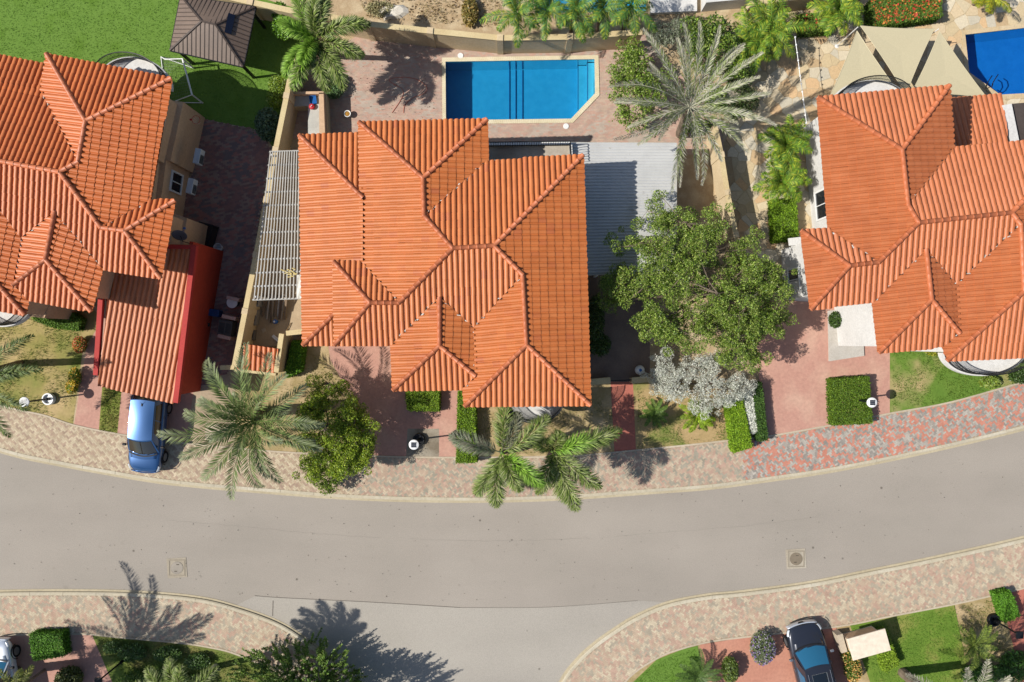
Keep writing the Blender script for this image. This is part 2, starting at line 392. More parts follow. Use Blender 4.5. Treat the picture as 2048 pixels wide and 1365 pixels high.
def pick_south(cen, n):
    patch = (np.floor((cen[:, 0]+0.35*cen[:, 1])/0.21)*12.9898+np.floor((cen[:, 1]-0.35*cen[:, 0])/0.32)*78.233)
    h = np.abs(np.sin(patch)*43758.5453) % 1.0; r = RNG.random(n)
    idx = np.clip((np.where(r < 0.7, h, RNG.random(n))*4).astype(int), 0, 3); return PAL_S[idx]*(1+RNG.normal(0, .05, (n, 1)))
M_bed = mat('sand_bed', C(186,166,140), None, 6, 0.95)
def pavement(name, kerb, gard, side, pick, ang):
    """side=+1: the garden lies to the left of the kerb line's direction"""
    inner = offset_line(kerb, side*0.30)
    slab = struct(name, holed_sheet(inner+list(reversed(gard)), [], -0.009), M_bed)
    clip = lambda l: [p for p in l if -36 < p[0] < 36 and -26 < p[1] < 30]
    poly = clip(offset_line(kerb, side*0.36))+list(reversed(clip(offset_line(gard, -side*0.03))))
    pavers(slab, poly, pick, ang)
    # concrete edging along the gardens
    e0, e1 = gard, offset_line(gard, side*0.10)
    mb = MB(); mb.prism(list(e0)+list(reversed(e1)), -0.1, 0.012)
    struct('pavement_edging', mb, M_edging)
    # kerb stones
    kb = MB(); kb.prism(offset_line(kerb, side*0.14)+list(reversed(offset_line(kerb, side*0.34))), -0.15, -0.015)
    kerbo = struct('kerb', kb, M_gutter)
    g = MB(); a = kerb; b = offset_line(kerb, side*0.14); g.prism(list(a)+list(reversed(b)), -0.19, -0.098); struct('road_gutter', g, M_gutter)
    # resample by length and set each kerb stone
    L = [0.0]
    for i in range(1, len(kerb)): L.append(L[-1]+math.dist(kerb[i], kerb[i-1]))
    def at(line, s):
        for i in range(1, len(L)):
            if L[i] >= s:
                t = (s-L[i-1])/((L[i]-L[i-1]) or 1); return (line[i-1][0]+(line[i][0]-line[i-1][0])*t, line[i-1][1]+(line[i][1]-line[i-1][1])*t)
        return line[-1]
    i0 = offset_line(kerb, side*0.135); i1 = offset_line(kerb, side*0.345); s = 0.4
    while s+2.0 < L[-1]:
        e = s+2.0-0.015; q = at(kerb, s+1)
        if -36 < q[0] < 36 and -25 < q[1] < 25:
            k = MB(); ts = [s+(e-s)*j/4 for j in range(5)]
            vs = []; dz = random.gauss(0, 0.002)
            for t in ts:
                p, r = at(i0, t), at(i1, t); m1 = (p[0]*.7+r[0]*.3, p[1]*.7+r[1]*.3)
                vs += [(p[0], p[1], -0.14), (p[0], p[1], -0.03+dz), (m1[0], m1[1], 0.012+dz), (r[0], r[1], 0.014+dz), (r[0], r[1], -0.14)]
            fs = []
            for j in range(4):
                for c_ in range(4):
                    a_ = j*5+c_; fs.append((a_, a_+1, a_+6, a_+5) if side < 0 else (a_, a_+5, a_+6, a_+1))
            fs += [(0,1,2,3,4), (24,23,22,21,20)]
            k.add(vs, fs); obj('kerb_stone', k, M_kerb, kerbo)
        s += 2.0
    return slab
pavement('pavement_north', nk, ng, 1, pick_north, math.radians(38))
pavement('pavement_south_west', slk, slg, -1, pick_south, math.radians(52))
pavement('pavement_south_east', srk, srg, -1, pick_south, math.radians(58))

# manholes: a concrete collar, a frame and a round lid
def manhole(px, py, c1, label, grass):
    t = thing('manhole', label, 'manhole', W(px, py, -0.12)); p = t.location
    mb = MB(); mb.box((p.x, p.y, -0.113), (1.18, 1.18, 0.022), math.radians(4)); obj('collar', mb, M_concrete if grass else mat('patch_concrete', C(190,178,158), None, 4, .95), t)
    mb = MB()
    for dx, dy, w, h in ((0,.46,1.0,.06),(0,-.46,1.0,.06),(.46,0,.06,.86),(-.46,0,.06,.86)): mb.box((p.x+dx, p.y+dy, -0.1), (w, h, .03))
    obj('frame', mb, mat('frame_concrete', C(176,164,144), None, 5, .95), t)
    mb = MB(); mb.lathe([(.38,-.10),(.38,-.086),(.36,-.084),(.345,-.09),(.33,-.084),(0.0,-.083)], 28, (p.x, p.y, 0)); l = obj('lid', mb, mat('manhole_lid'+c1, C(*( (150,136,116) if grass else (176,166,152))), None, 6, .8), t)
    mb = MB()
    for s in (-1, 1): mb.box((p.x+.06*s, p.y+.2*s, -.081), (.16, .045, .012))
    obj('lift_slot', mb, mat('slot', C(100,92,80), None, 6, .9), l)
    return t
manhole(354, 1136, 'a', 'square concrete manhole with pale round lid, on the left of the road', False)
manhole(1592, 1118, 'b', 'square manhole with brown lid and a weed tuft, right side of the road', True)

# gardens, drives and yards as thin sheets a few millimetres apart
GS = [0]
def gsheet(name, px, m, lvl=0):
    GS[0] += 1; return sheet(name, px, -0.026+0.0012*GS[0]-(0.002 if lvl == 0 else 0), m)
gsheet('turf_lawn', [(-80,-40),(500,-10),(640,30),(590,100),(548,300),(525,262),(405,238),(222,185),(-80,150)], M_turf, 0)
gsheet('garden_bed', [(-80,640),(60,580),(170,600),(205,640),(165,700),(145,851),(88,832),(0,812),(-80,786)], mat('patchy_lawn', C(124,142,66), C(168,156,96), 0.9, .95, .1, .4, 30, c3=C(206,180,132)), 0)
gsheet('path', [(212,620),(240,640),(197,866),(147,853),(172,700)], M_pink, 1)
gsheet('lawn_strip', [(205,760),(245,780),(234,869),(197,866)], mat('strip_grass', C(128,146,64), C(150,150,80), 1.6, .95, .1, .5, 30), 1)
gsheet('drive', [(245,760),(390,760),(372,886),(234,870)], M_pink, 1)
gsheet('drive_verge', [(372,700),(470,735),(470,898),(372,889)], mat('verge_paving', C(200,180,150), C(186,164,138), 1.5, .9), 0)
pad = MB(); pad.prism(wline([(412,846),(442,848),(440,884),(410,880)]), -0.03, 0.02); tag(obj('stepping_slab', pad, M_edging), 'square sand coloured slab at the foot of the big date palm', 'slab')
gsheet('front_garden', [(560,680),(660,690),(690,760),(700,800),(738,913),(470,900),(475,740)], M_garden, 0)
gsheet('drive', [(650,640),(800,640),(935,760),(935,917),(735,914),(705,800),(660,720)], M_pink, 1)
gsheet('planter_bed', [(815,858),(878,858),(878,916),(812,914)], mat('grey_soil', C(176,166,148), C(140,128,110), 3, .95, .1, .5, 20), 2)
gsheet('front_garden', [(940,720),(1228,760),(1232,906),(940,916)], M_garden, 0)
gsheet('path', [(1221,764),(1266,764),(1272,902),(1229,906)], M_redconc, 1)
gsheet('front_garden', [(1266,764),(1500,760),(1530,874),(1450,883),(1272,902)], mat('mixed_bed', C(126,140,70), C(190,164,116), 1.3, .95, .1, .5, 30, c3=C(200,172,126)), 0)
gsheet('drive', [(1505,600),(1660,600),(1780,690),(1780,828),(1670,850),(1540,873),(1520,780)], M_pink, 1)
gsheet('front_garden', [(1780,690),(2120,690),(2120,742),(2048,765),(1900,806),(1780,828)], mat('corner_lawn', C(98,134,52), C(116,146,62), 0.8, .95, .1, .5, 30, c3=C(206,178,134)), 0)
gsheet('side_yard', [(1178,540),(1300,540),(1300,764),(1178,764)], mat('dark_yard', C(160,138,124), C(142,122,110), 2, .95), 0)
gsheet('tree_bed', [(1300,540),(1480,540),(1505,764),(1300,764)], M_soil, 0)
gsheet('drive', [(-80,1271),(0,1271),(59,1269),(183,1268),(290,1520),(-80,1520)], M_pink, 1)
gsheet('garden_bed', [(184,1270),(243,1275),(352,1285),(410,1293),(469,1307),(540,1341),(600,1402),(640,1520),(290,1520)], mat('green_bed', C(92,120,52), C(120,134,66), 1.2, .95, .1, .5, 30, c3=C(150,134,88)), 1)
gsheet('lawn', [(1265,1366),(1313,1320),(1366,1299),(1395,1292),(1420,1420),(1300,1520),(1240,1420)], M_turf, 1)
gsheet('drive', [(1400,1290),(1490,1275),(1672,1254),(1740,1520),(1420,1520)], mat('orange_drive', C(212,152,128), C(202,140,118), 1.0, .9), 1)
gsheet('lawn', [(1700,1251),(1783,1234),(1909,1210),(1930,1320),(1960,1420),(1760,1420)], mat('bright_lawn', C(104,136,52), C(120,148,60), 1.1, .95, .1, .5, 30, c3=C(168,160,92)), 1)
gsheet('drive', [(2000,1188),(2160,1150),(2160,1500),(2080,1500)], M_redconc, 1)

# pool surround, alley and terrace paving
PATIO = [(600,130),(735,62),(1000,88),(1290,70),(1330,110),(1440,250),(1450,310),(560,310)]
COPE = [(884,116),(1197,111),(1199,191),(1146,246),(885,249)]
M_bedp = mat('patio_bed', C(206,178,160), None, 5, .95)
pat = struct('pool_patio', holed_sheet(wline(PATIO), [wline(COPE)], -0.0175), M_bedp)
PAL_P = np.array([C(206,172,154)[:3], C(206,180,160)[:3], C(200,174,158)[:3], C(206,170,152)[:3], C(200,182,166)[:3]])
cope_w = wline(COPE)
def pavers_hole(parent, poly, hole, pal, ang, w, l, z, jit=.05):
    P = wline(poly)
    def pick(cen, n):
        q = .5+.28*np.sin(cen[:, 0]*1.9+2*np.sin(cen[:, 1]*1.3))+.22*np.sin(cen[:, 1]*2.7+1.5*np.sin(cen[:, 0]*2.1))+RNG.normal(0, .16, n)
        i = np.clip((q*len(pal)).astype(int), 0, len(pal)-1); return pal[i]*(1+RNG.normal(0, .025, (n, 1)))
    o = pavers(parent, P, pick, ang, z, w, l, 0.002, herring=False, zbot=-0.015, hole=hole)
    return o
pavers_hole(pat, PATIO, cope_w, PAL_P, 0.05, 0.10, 0.20, -0.006)
ALLEY = [(405,238),(525,262),(540,300),(500,545),(468,735),(455,745),(375,790),(350,700),(330,640),(360,440),(384,345)]
al = struct('alley', holed_sheet(wline(ALLEY), [], -0.014), M_bedp)
PAL_A = np.array([C(164,124,114)[:3], C(150,118,112)[:3], C(170,142,130)[:3], C(178,128,116)[:3], C(140,122,118)[:3]])
pavers_hole(al, ALLEY, None, PAL_A, 0.2, 0.12, 0.24, -0.002)
WEST = [(560,270),(640,290),(640,690),(575,690),(480,700),(500,560),(540,330)]
gsheet('service_yard', WEST, mat('yard_concrete', C(206,184,152), C(190,166,134), 1.2, .9), 1)
BAR = [(590,190),(650,195),(700,250),(640,300),(548,300),(560,245)]

# ---- pools
M_mosaic = mat('pool_mosaic', C(84,196,220,.72), C(74,188,214,.72), 6, .4)
def water_mat(name, tint, dens):
    k = Nodes(name); t = k.t; t.nodes.remove(k.b)
    tr = k.n('ShaderNodeBsdfTransparent'); tr.inputs[0].default_value = (0.97, 0.985, 1, 1)
    gl = k.n('ShaderNodeBsdfGlossy'); gl.inputs['Roughness'].default_value = 0.04
    fr = k.n('ShaderNodeFresnel'); fr.inputs[0].default_value = 1.33
    bp = k.n('ShaderNodeBump'); bp.inputs['Strength'].default_value = 0.35; bp.inputs['Distance'].default_value = 0.05
    k.l(k.noise(2.6, 4, 0.6, (0.45, 1.6, 1)), bp.inputs['Height']); k.l(bp.outputs[0], gl.inputs['Normal']); k.l(bp.outputs[0], fr.inputs['Normal'])
    mx = k.n('ShaderNodeMixShader'); k.l(fr.outputs[0], mx.inputs[0]); k.l(tr.outputs[0], mx.inputs[1]); k.l(gl.outputs[0], mx.inputs[2])
    va = k.n('ShaderNodeVolumeAbsorption'); va.inputs[0].default_value = tint; va.inputs[1].default_value = dens
    k.l(mx.outputs[0], k.out.inputs['Surface']); k.l(va.outputs[0], k.out.inputs['Volume']); return k.m
M_water = water_mat('pool_water', (0.0, 0.67, 0.91, 1), 0.47)
M_waterR = water_mat('deep_pool_water', (0.0, 0.54, 0.93, 1), 0.62)
def pool(px, depth, label, water, steps=()):
    P = wline(px); c = (sum(p[0] for p in P)/len(P), sum(p[1] for p in P)/len(P)); t = thing('swimming_pool', label, 'pool', (c[0], c[1], 0))
    n = len(P); area = sum(P[i][0]*P[(i+1)%n][1]-P[(i+1)%n][0]*P[i][1] for i in range(n))
    if area < 0: P = P[::-1]
    sh = MB(); o = [(p[0], p[1], -0.0) for p in P]+[(p[0], p[1], -depth) for p in P]
    sh.add(o, [(j, i, i+n, j+n) for i, j in ((i, (i+1) % n) for i in range(n))]); 
    fl = holed_sheet(P, [], -depth); sh.add(fl.v, fl.f); obj('basin', sh, M_mosaic, t)
    ins = [(c[0]+(p[0]-c[0])*0.9995, c[1]+(p[1]-c[1])*0.9995) for p in P]
    wb = MB(); wb.prism(ins, -depth+0.004, -0.11); obj('water', wb, water, t)
    return t, P, c
pt, PP, pc = pool(POOL, 1.5, 'blue swimming pool with a cut corner behind the middle house', M_water)
M_mosline = mat('mosaic_line', C(40,120,180), None, 5, .5)
for x0, x1, z in ((1158,1176,-0.95),(1176,1189.3,-0.5)):     # steps into the pool
    st = MB(); st.prism(wline([(x0,120.3),(x1,120),(x1,187.4+(1190-x1)*0.96),(x0,188+(1190-x0)*0.96)]), -1.49, z); obj('pool_step', st, M_mosaic, pt)
    ln = MB(); ln.prism(wline([(x0,120.3),(x0+1.6,120.3),(x0+1.6,186.4+(1190-x0)*0.96),(x0,187.5+(1190-x0)*0.96)]), z, z+0.012); obj('edge_line', ln, M_mosline, pt)
for x0, z in ((1018,-1.3),(1031,-1.15),(1045,-1.0)):
    ln = MB(); ln.prism(wline([(x0,122.5),(x0+1.1,122.5),(x0+1.1,238),(x0,238)]), -1.49, -1.45+ (0.02 if z else 0)); obj('edge_line', ln, M_mosline, pt)
# coping of small cream blocks around the pool
def coping(t, inner_px, outer_px, step, m, z=0.03):
    I, O = wline(inner_px), wline(outer_px); cm = MB(); n = len(I)
    bed = holed_sheet(O, [I], z-0.012); bo = obj('coping_bed', bed, mat('grout', C(214,202,176), None, 6, .95), t)
    for i in range(n):
        j = (i+1) % n; L = math.dist(I[i], I[j]); k = max(2, int(L/step))
        for a in range(k):
            t0, t1 = (a+0.04)/k, (a+0.96)/k
            q = lambda A, t: (A[i][0]+(A[j][0]-A[i][0])*t, A[i][1]+(A[j][1]-A[i][1])*t)
            cm.prism([q(I, t0), q(I, t1), q(O, t1), q(O, t0)], -0.02, z+random.gauss(0, .001))
    o = obj('coping_blocks', cm, m, t); o['kind'] = 'stuff'
coping(pt, POOL, COPE, 0.11, mat('cream_coping', C(240,228,196,.68), C(228,214,178,.68), 4, .85))
pr, PR, prc = pool(POOLR, 1.6, 'deep blue pool with a ladder beside the cream shade sails', M_waterR)
for d, z in ((9, -0.55), (18, -0.95)):
    st = MB(); st.prism(wline([(1938+.2,145),(2000,189.8),(2000+d*1.3,189),(1938+d*.6,145-d*1.0)]), -1.59, z); obj('pool_step', st, M_mosaic, pr)
COPER = [(1922,62),(2150,36),(2150,191),(1998,200),(1930,150)]; coping(pr, POOLR, COPER, 0.4, mat('sand_coping', C(232,210,172), C(220,194,152), 3, .9))
lad = MB()
for s in (0, 12): lad.tube([W(1972+s,176-s*.2,-.6), W(1972+s,176-s*.2,.25), W(1974+s,168-s*.2,.7), W(1980+s,158-s*.2,.72), W(1984+s,152-s*.2,.2), W(1984+s,152-s*.2,-.5)], .03, 6)
obj('ladder', lad, M_iron, pr)
pn, PN, pnc = pool(POOLN, 1.2, 'pale blue pool half hidden by the row of palms at the top edge', M_water)
# ------------------------------------------------------------------ houses: hipped roofs with real clay tiles
T_W, T_C = 0.285, 0.43
PROF_U = [0.0, 0.022, 0.060, 0.11, 0.16, 0.20, 0.226, 0.252, 0.285]
PROF_H = [-0.006, 0.040, 0.066, 0.076, 0.070, 0.050, 0.010, -0.022, -0.006]
LAP = 0.05; RISE = 0.027
def tile_mesh(m, name, course):
    L = course+LAP; n = len(PROF_U); me = bpy.data.meshes.new(name)
    vs = [(u, 0, h+RISE) for u, h in zip(PROF_U, PROF_H)]+[(u, L, h) for u, h in zip(PROF_U, PROF_H)]+[(u, 0, h-0.004) for u, h in zip(PROF_U, PROF_H)]+[(u, 0, h+RISE) for u, h in zip(PROF_U, PROF_H)]
    fs = [(i, i+1, n+i+1, n+i) for i in range(n-1)]+[(2*n+i, 2*n+i+1, 3*n+i+1, 3*n+i) for i in range(n-1)]
    me.from_pydata(vs, [], fs); me.polygons.foreach_set('use_smooth', [i < n-1 for i in range(len(fs))]); me.materials.append(m); me.update()
    ca = me.color_attributes.new('Col', 'FLOAT_COLOR', 'POINT'); ca.data.foreach_set('color', np.zeros(len(vs)*4, np.float32)); return me
def ridge_mesh(m, name, R=0.125, L=0.44):
    me = bpy.data.meshes.new(name); vs = []; seg = 8; rings = [(0, R*1.05), (0.04, R*1.05), (0.045, R), (L, R*0.96)]
    for x, r in rings:
        for k in range(seg+1):
            a = math.radians(-12)+math.radians(204)*k/seg; vs.append((x, r*math.cos(a), r*math.sin(a)))
    fs = [(i*(seg+1)+k, (i+1)*(seg+1)+k, (i+1)*(seg+1)+k+1, i*(seg+1)+k+1) for i in range(3) for k in range(seg)]+[tuple(range(seg+1))]
    me.from_pydata(vs, [], fs); me.polygons.foreach_set('use_smooth', [True]*(len(fs)-1)+[False]); me.materials.append(m); me.update()
    ca = me.color_attributes.new('Col', 'FLOAT_COLOR', 'POINT'); ca.data.foreach_set('color', np.zeros(len(vs)*4, np.float32)); return me
def cuts(poly, u):
    r = []; n = len(poly)
    for i in range(n):
        a, b = poly[i], poly[(i+1) % n]
        if (a[0] > u) != (b[0] > u): r.append(a[1]+(b[1]-a[1])*(u-a[0])/(b[0]-a[0]))
    r.sort(); return [(r[i], r[i+1]) for i in range(0, len(r)-1, 2)]
def build_roof(house, eaves, slopes, ridges, valleys, tmat, rmat, dmat, T=0.22, cap=300, whole_parts=True, course=T_C, mortar=True):
    tm = tile_mesh(tmat, 'tile', course); rm = ridge_mesh(rmat, 'ridge_tile'); hl = wloc(house)
    def plane(e):
        p1, p2, z, ins = e[:4]; t = e[4] if len(e) > 4 else T
        a, b, c = W(*p1[:2], z), W(*p2[:2], z), W(*ins, z); d = (b-a).to_2d().normalized(); m = Vector((-d.y, d.x))
        if m.dot((c-a).to_2d()) < 0: m = -m
        return a, m, z, t
    def cast(pl, p):
        a, m, z, t = pl; ax, ay = (p[0]-CX)*S/H, (CY-p[1])*S/H
        k = m.x*ax+m.y*ay; zz = (z+t*(k*H-m.dot(a.to_2d())))/(1+t*k); return Vector((ax*(H-zz), ay*(H-zz), zz))
    acc = {}
    for en, poly in slopes:
        for p in poly: acc.setdefault(p, []).append(cast(plane(eaves[en]), p).z)
    P3 = {p: W(p[0], p[1], sum(z)/len(z)) for p, z in acc.items()}
    whole = []; cutv = []; cutf = []; cutc = []
    for en, poly in slopes:
        pts = [P3[p] for p in poly]; A = np.array([(p.x, p.y, 1) for p in pts]); zz = np.array([p.z for p in pts])
        a, b, c = np.linalg.lstsq(A, zz, rcond=None)[0]
        nrm = Vector((-a, -b, 1)).normalized(); vdir = Vector((a, b, a*a+b*b)).normalized(); udir = vdir.cross(nrm).normalized()
        pts = [Vector((p.x, p.y, a*p.x+b*p.y+c)) for p in pts]; o = pts[0]
        q = [((p-o).dot(udir), (p-o).dot(vdir)) for p in pts]; u0 = min(x for x, _ in q); v0 = min(y for _, y in q)
        # deck under the tiles
        dk = MB(); pd = [p-nrm*0.02 for p in pts]; pb = [p-nrm*0.10 for p in pts]; n = len(pd)
        tri = geometry.tessellate_polygon([pd]); dk.add(pd+pb, [t for t in tri]+[tuple(i+n for i in reversed(t)) for t in tri]+[(i, (i+1) % n, (i+1) % n+n, i+n) for i in range(n)])
        slope_o = obj('roof_slope', dk, dmat, house)
        M0 = Matrix((udir, vdir, nrm)).transposed()
        nu = int((max(x for x, _ in q)-u0)/T_W)+1; nv = int((max(y for _, y in q)-v0)/course)+1
        cache = {}
        for i in range(nu):
            us = [u0+i*T_W+u for u in PROF_U]; ivs = [cuts(q, u) for u in us]
            for j in range(nv):
                a0 = v0-0.06+j*course; a1 = a0+course+LAP; lo = []; full = True
                for iv in ivs:
                    best = None
                    for (x, y) in iv:
                        x2 = x-0.07 if x-v0 < 0.08 else x
                        s0, s1 = max(a0, x2), min(a1, y)
                        if s1-s0 > 0.01 and (best is None or s1-s0 > best[1]-best[0]): best = (s0, s1)
                    lo.append(best)
                    if best is None or best[0] > a0+1e-4 or best[1] < a1-1e-4: full = False
                if all(l is None for l in lo): continue
                if full:
                    org = o+udir*(u0+i*T_W+random.gauss(0,.003))+vdir*(a0+random.gauss(0,.006))+nrm*abs(random.gauss(0,.003)); whole.append((org, M0 @ Matrix.Rotation(random.gauss(0,.008), 3, 'Z'), slope_o)); continue
                cc = random.random(); n0 = len(cutv)
                for k, l in enumerate(lo):
                    s0, s1 = l if l else (a0, a0); L = course+LAP
                    for s_ in (s0, s1): cutv.append(o+udir*us[k]+vdir*s_+nrm*(PROF_H[k]+RISE*(1-(s_-a0)/L)))
                    cutv.append(o+udir*us[k]+vdir*s0+nrm*(PROF_H[k]-0.004)); cutv.append(cutv[-3].copy()); cutc += [cc]*4
                for k in range(len(lo)-1):
                    if lo[k] and lo[k+1]:
                        b_ = n0+4*k; cutf.append((b_, b_+4, b_+5, b_+1)); cutf.append((b_+2, b_+6, b_+7, b_+3))
    # the tiles that show largest (highest, nearest the camera) are parts; the others are one joined part
    whole.sort(key=lambda w: -w[0].z+0.02*w[0].to_2d().length)
    inst, rest = (whole[:cap], whole[cap:]) if whole_parts else ([], whole)
    for org, M0, so in inst:
        t = bpy.data.objects.new('tile', tm); link(t, so); t.matrix_local = Matrix.Translation(org-hl) @ M0.to_4x4()
    n = len(PROF_U); L = course+LAP
    base = np.array([(u, 0, h+RISE) for u, h in zip(PROF_U, PROF_H)]+[(u, L, h) for u, h in zip(PROF_U, PROF_H)]+[(u, 0, h-0.004) for u, h in zip(PROF_U, PROF_H)]+[(u, 0, h+RISE) for u, h in zip(PROF_U, PROF_H)])
    bf = np.array([(i, i+1, n+i+1, n+i) for i in range(n-1)]+[(2*n+i, 2*n+i+1, 3*n+i+1, 3*n+i) for i in range(n-1)])
    V = [np.array([tuple(v) for v in cutv]).reshape(-1, 3)]; F = [np.array(cutf).reshape(-1, 4)]; Cc = [np.array(cutc)]; off = len(cutv)
    for org, M0, so in rest:
        V.append(base @ np.array(M0).T+np.array(org)); F.append(bf+off); off += len(base); Cc.append(np.full(len(base), random.random()))
    cc = np.concatenate(Cc); f = npobj('roof_tiles', np.concatenate(V), np.concatenate(F), tmat, house, np.stack([cc]*3, 1), smooth=np.concatenate([np.arange(len(cutf)) % 2 == 0]+[np.arange(2*(n-1)) < n-1]*len(rest))); f['kind'] = 'stuff'
    # ridge and hip tiles
    for a, b in ridges:
        A, Bv = P3[a], P3[b]
        if A.z > Bv.z: A, Bv = Bv, A
        d = (Bv-A); Ln = d.length; x = d.normalized(); y = Vector((0,0,1)).cross(x).normalized(); z = x.cross(y); k = max(1, round(Ln/0.40)); st = Ln/k
        Mr = Matrix((x, y, z)).transposed().to_4x4(); Mr.translation
        for i in range(k):
            t = bpy.data.objects.new('ridge_tile', rm); link(t, house)
            t.matrix_local = Matrix.Translation(A+x*(st*i-0.03)+z*0.055-hl) @ Mr @ Matrix.Rotation(random.gauss(0, .012), 4, 'Z') @ Matrix.Diagonal((st/0.40, 1, 1, 1))
    # valley gutters with ragged white mortar
    for a, b in valleys:
        A, Bv = P3[a], P3[b]; d = (Bv-A); y = Vector((-d.y, d.x, 0)).normalized()
        g = MB(); g.beam(A+Vector((0,0,-.0)), Bv+Vector((0,0,-.0)), 0.16, 0.03); vg = obj('valley_gutter', g, M_valley, house)
        if mortar:
            mm = MB(); k = int(d.length/0.16)
            for i in range(k):
                if random.random() < 0.6:
                    p = A+d*((i+random.random())/k)+y*random.uniform(-.06, .06)+Vector((0,0,.03))
                    mm.box(p, (random.uniform(.06,.22), random.uniform(.025,.07), random.uniform(.03,.06)), math.atan2(d.y, d.x)+random.gauss(0,.35))
            if mm.v: obj('mortar', mm, M_mortar, vg)
    return P3
M_valley = mat('valley_metal', C(70,58,52), None, 4, .8); M_mortar = mat('mortar', C(232,226,216,.7), C(210,200,188,.7), 6, .95)
M_deck = mat('roof_deck', C(120,62,40), None, 4, .95)
TILE_M = tile_mat('clay_tile', [(0.0, C(220,128,67)), (0.4, C(217,125,63)), (0.85, C(221,131,70)), (0.95, C(214,122,66)), (1.0, C(206,116,68))])
TILE_R = tile_mat('clay_tile_matte', [(0.0, C(210,123,74)), (0.4, C(207,120,70)), (0.8, C(212,126,77)), (1.0, C(204,118,71))])
TILE_L = tile_mat('clay_tile_bright', [(0.0, C(222,121,57)), (0.5, C(218,117,53)), (1.0, C(224,125,61))])
RIDGE_M = tile_mat('ridge_clay', [(0.0, C(212,122,78)), (0.5, C(208,118,73)), (1.0, C(216,127,82))])
ZU = 6.0; ZB = ZU-0.69

def walls(house, poly, z0, z1, m, name='wall'):
    mb = MB(); mb.prism(wline(poly), z0, z1); return obj(name, mb, m, house)
def soffit(house, px, z, m=None):
    mb = MB(); mb.prism([tuple(W(p[0], p[1], z)[:2]) for p in px], z-0.20, z-0.06); return obj('fascia', mb, m or M_fascia, house)
def window(house, base, dirv, out, w, h, m_frame=None):
    """base: world point bottom-left, dirv along the wall, out: outward normal"""
    d = Vector(dirv).normalized(); o = Vector(out).normalized(); b = Vector(base); R = Matrix((d, o, Vector((0,0,1)))).transposed()
    fr = MB()
    for c, s in (((w/2, .03, -.05), (w+.2,.1,.1)), ((w/2,.03,h+.04), (w+.2,.1,.08)), ((-.05,.03,h/2), (.1,.1,h)), ((w+.05,.03,h/2), (.1,.1,h)), ((w/2,.03,h/2), (.05,.07,h))):
        fr.box(b+R @ Vector(c), s, rot=R)
    f = obj('window', fr, m_frame or M_whitemetal, house)
    p = MB(); p.box(b+R @ Vector((w/2, .012, h/2)), (w, .02, h), rot=R); obj('pane', p, M_darkglass, f); return f
def balcony(house, cx, cy, rx, ry, rot, a0, a1, z=2.95, rail=True, m=None):
    """rounded balcony slab at floor height with an iron railing; px radii measured at floor height"""
    c = W(cx, cy, z); k = S*(H-z)/H; rx, ry = rx*k, ry*k; ca, sa = math.cos(rot), math.sin(rot)
    arc = []
    for i in range(25):
        a = a0+(a1-a0)*i/24; x, y = rx*math.cos(a), ry*math.sin(a); arc.append((c.x+x*ca-y*sa, c.y+x*sa+y*ca))
    mb = MB(); mb.prism(arc, z-0.25, z); sl = obj('balcony', mb, m or M_white, house)
    nn = Vector((0,0,0)); cen = Vector((c.x, c.y))
    r1 = MB(); inn = [tuple(cen+(Vector(p)-cen)*0.94) for p in arc]
    low = MB(); low.prism(arc+inn[::-1], z, z+0.12); obj('parapet', low, m or M_white, sl)
    for zz, rr in ((z+1.0, .03), (z+.14, .02), (z+.55,.014)): r1.tube([(p[0], p[1], zz) for p in inn], rr, 5)
    L = 0
    for i in range(24):
        for t in (0, .33, .66):
            x = inn[i][0]+(inn[i+1][0]-inn[i][0])*t; y = inn[i][1]+(inn[i+1][1]-inn[i][1])*t
            r1.tube([(x, y, z+.1), (x, y, z+1.0)], .013, 4, False)
    if rail: obj('railing', r1, M_iron, sl)
    return sl

# ---- middle house
hm = thing('house', 'middle house with a large orange tiled hipped roof between pool and street', 'house', W(940,560,0))
e = {'nA': ((719,246),(973,240),ZU,(846,400)), 'wA': ((719,246),(724,524),ZU,(900,400)), 'eA': ((973,240),(975,322),ZU,(846,300)),
     'nD': ((975,322),(1165,312),ZU,(1000,500)), 'eD': ((1165,312),(1180,810),ZU,(1000,500)), 'sF': ((930,812),(1180,810),ZU,(1050,690)),
     'wF': ((921,655),(930,812),ZU,(1050,690)), 'sE': ((787,780),(927,778),ZU,(879,690)), 'wE': ((783,690),(787,780),ZU,(879,690)),
     'eE': ((973,652),(974,780),ZU,(879,690)), 'sM': ((670,690),(783,690),ZU,(800,500)), 'wC': ((668,524),(670,690),ZU,(740,606)),
     'nC': ((668,524),(724,524),ZU,(700,620)), 'wB': ((600,272),(607,690),ZB,(700,500)), 'nB': ((600,272),(719,268),ZB,(680,400)), 'sB': ((607,690),(668,690),ZB,(650,600))}
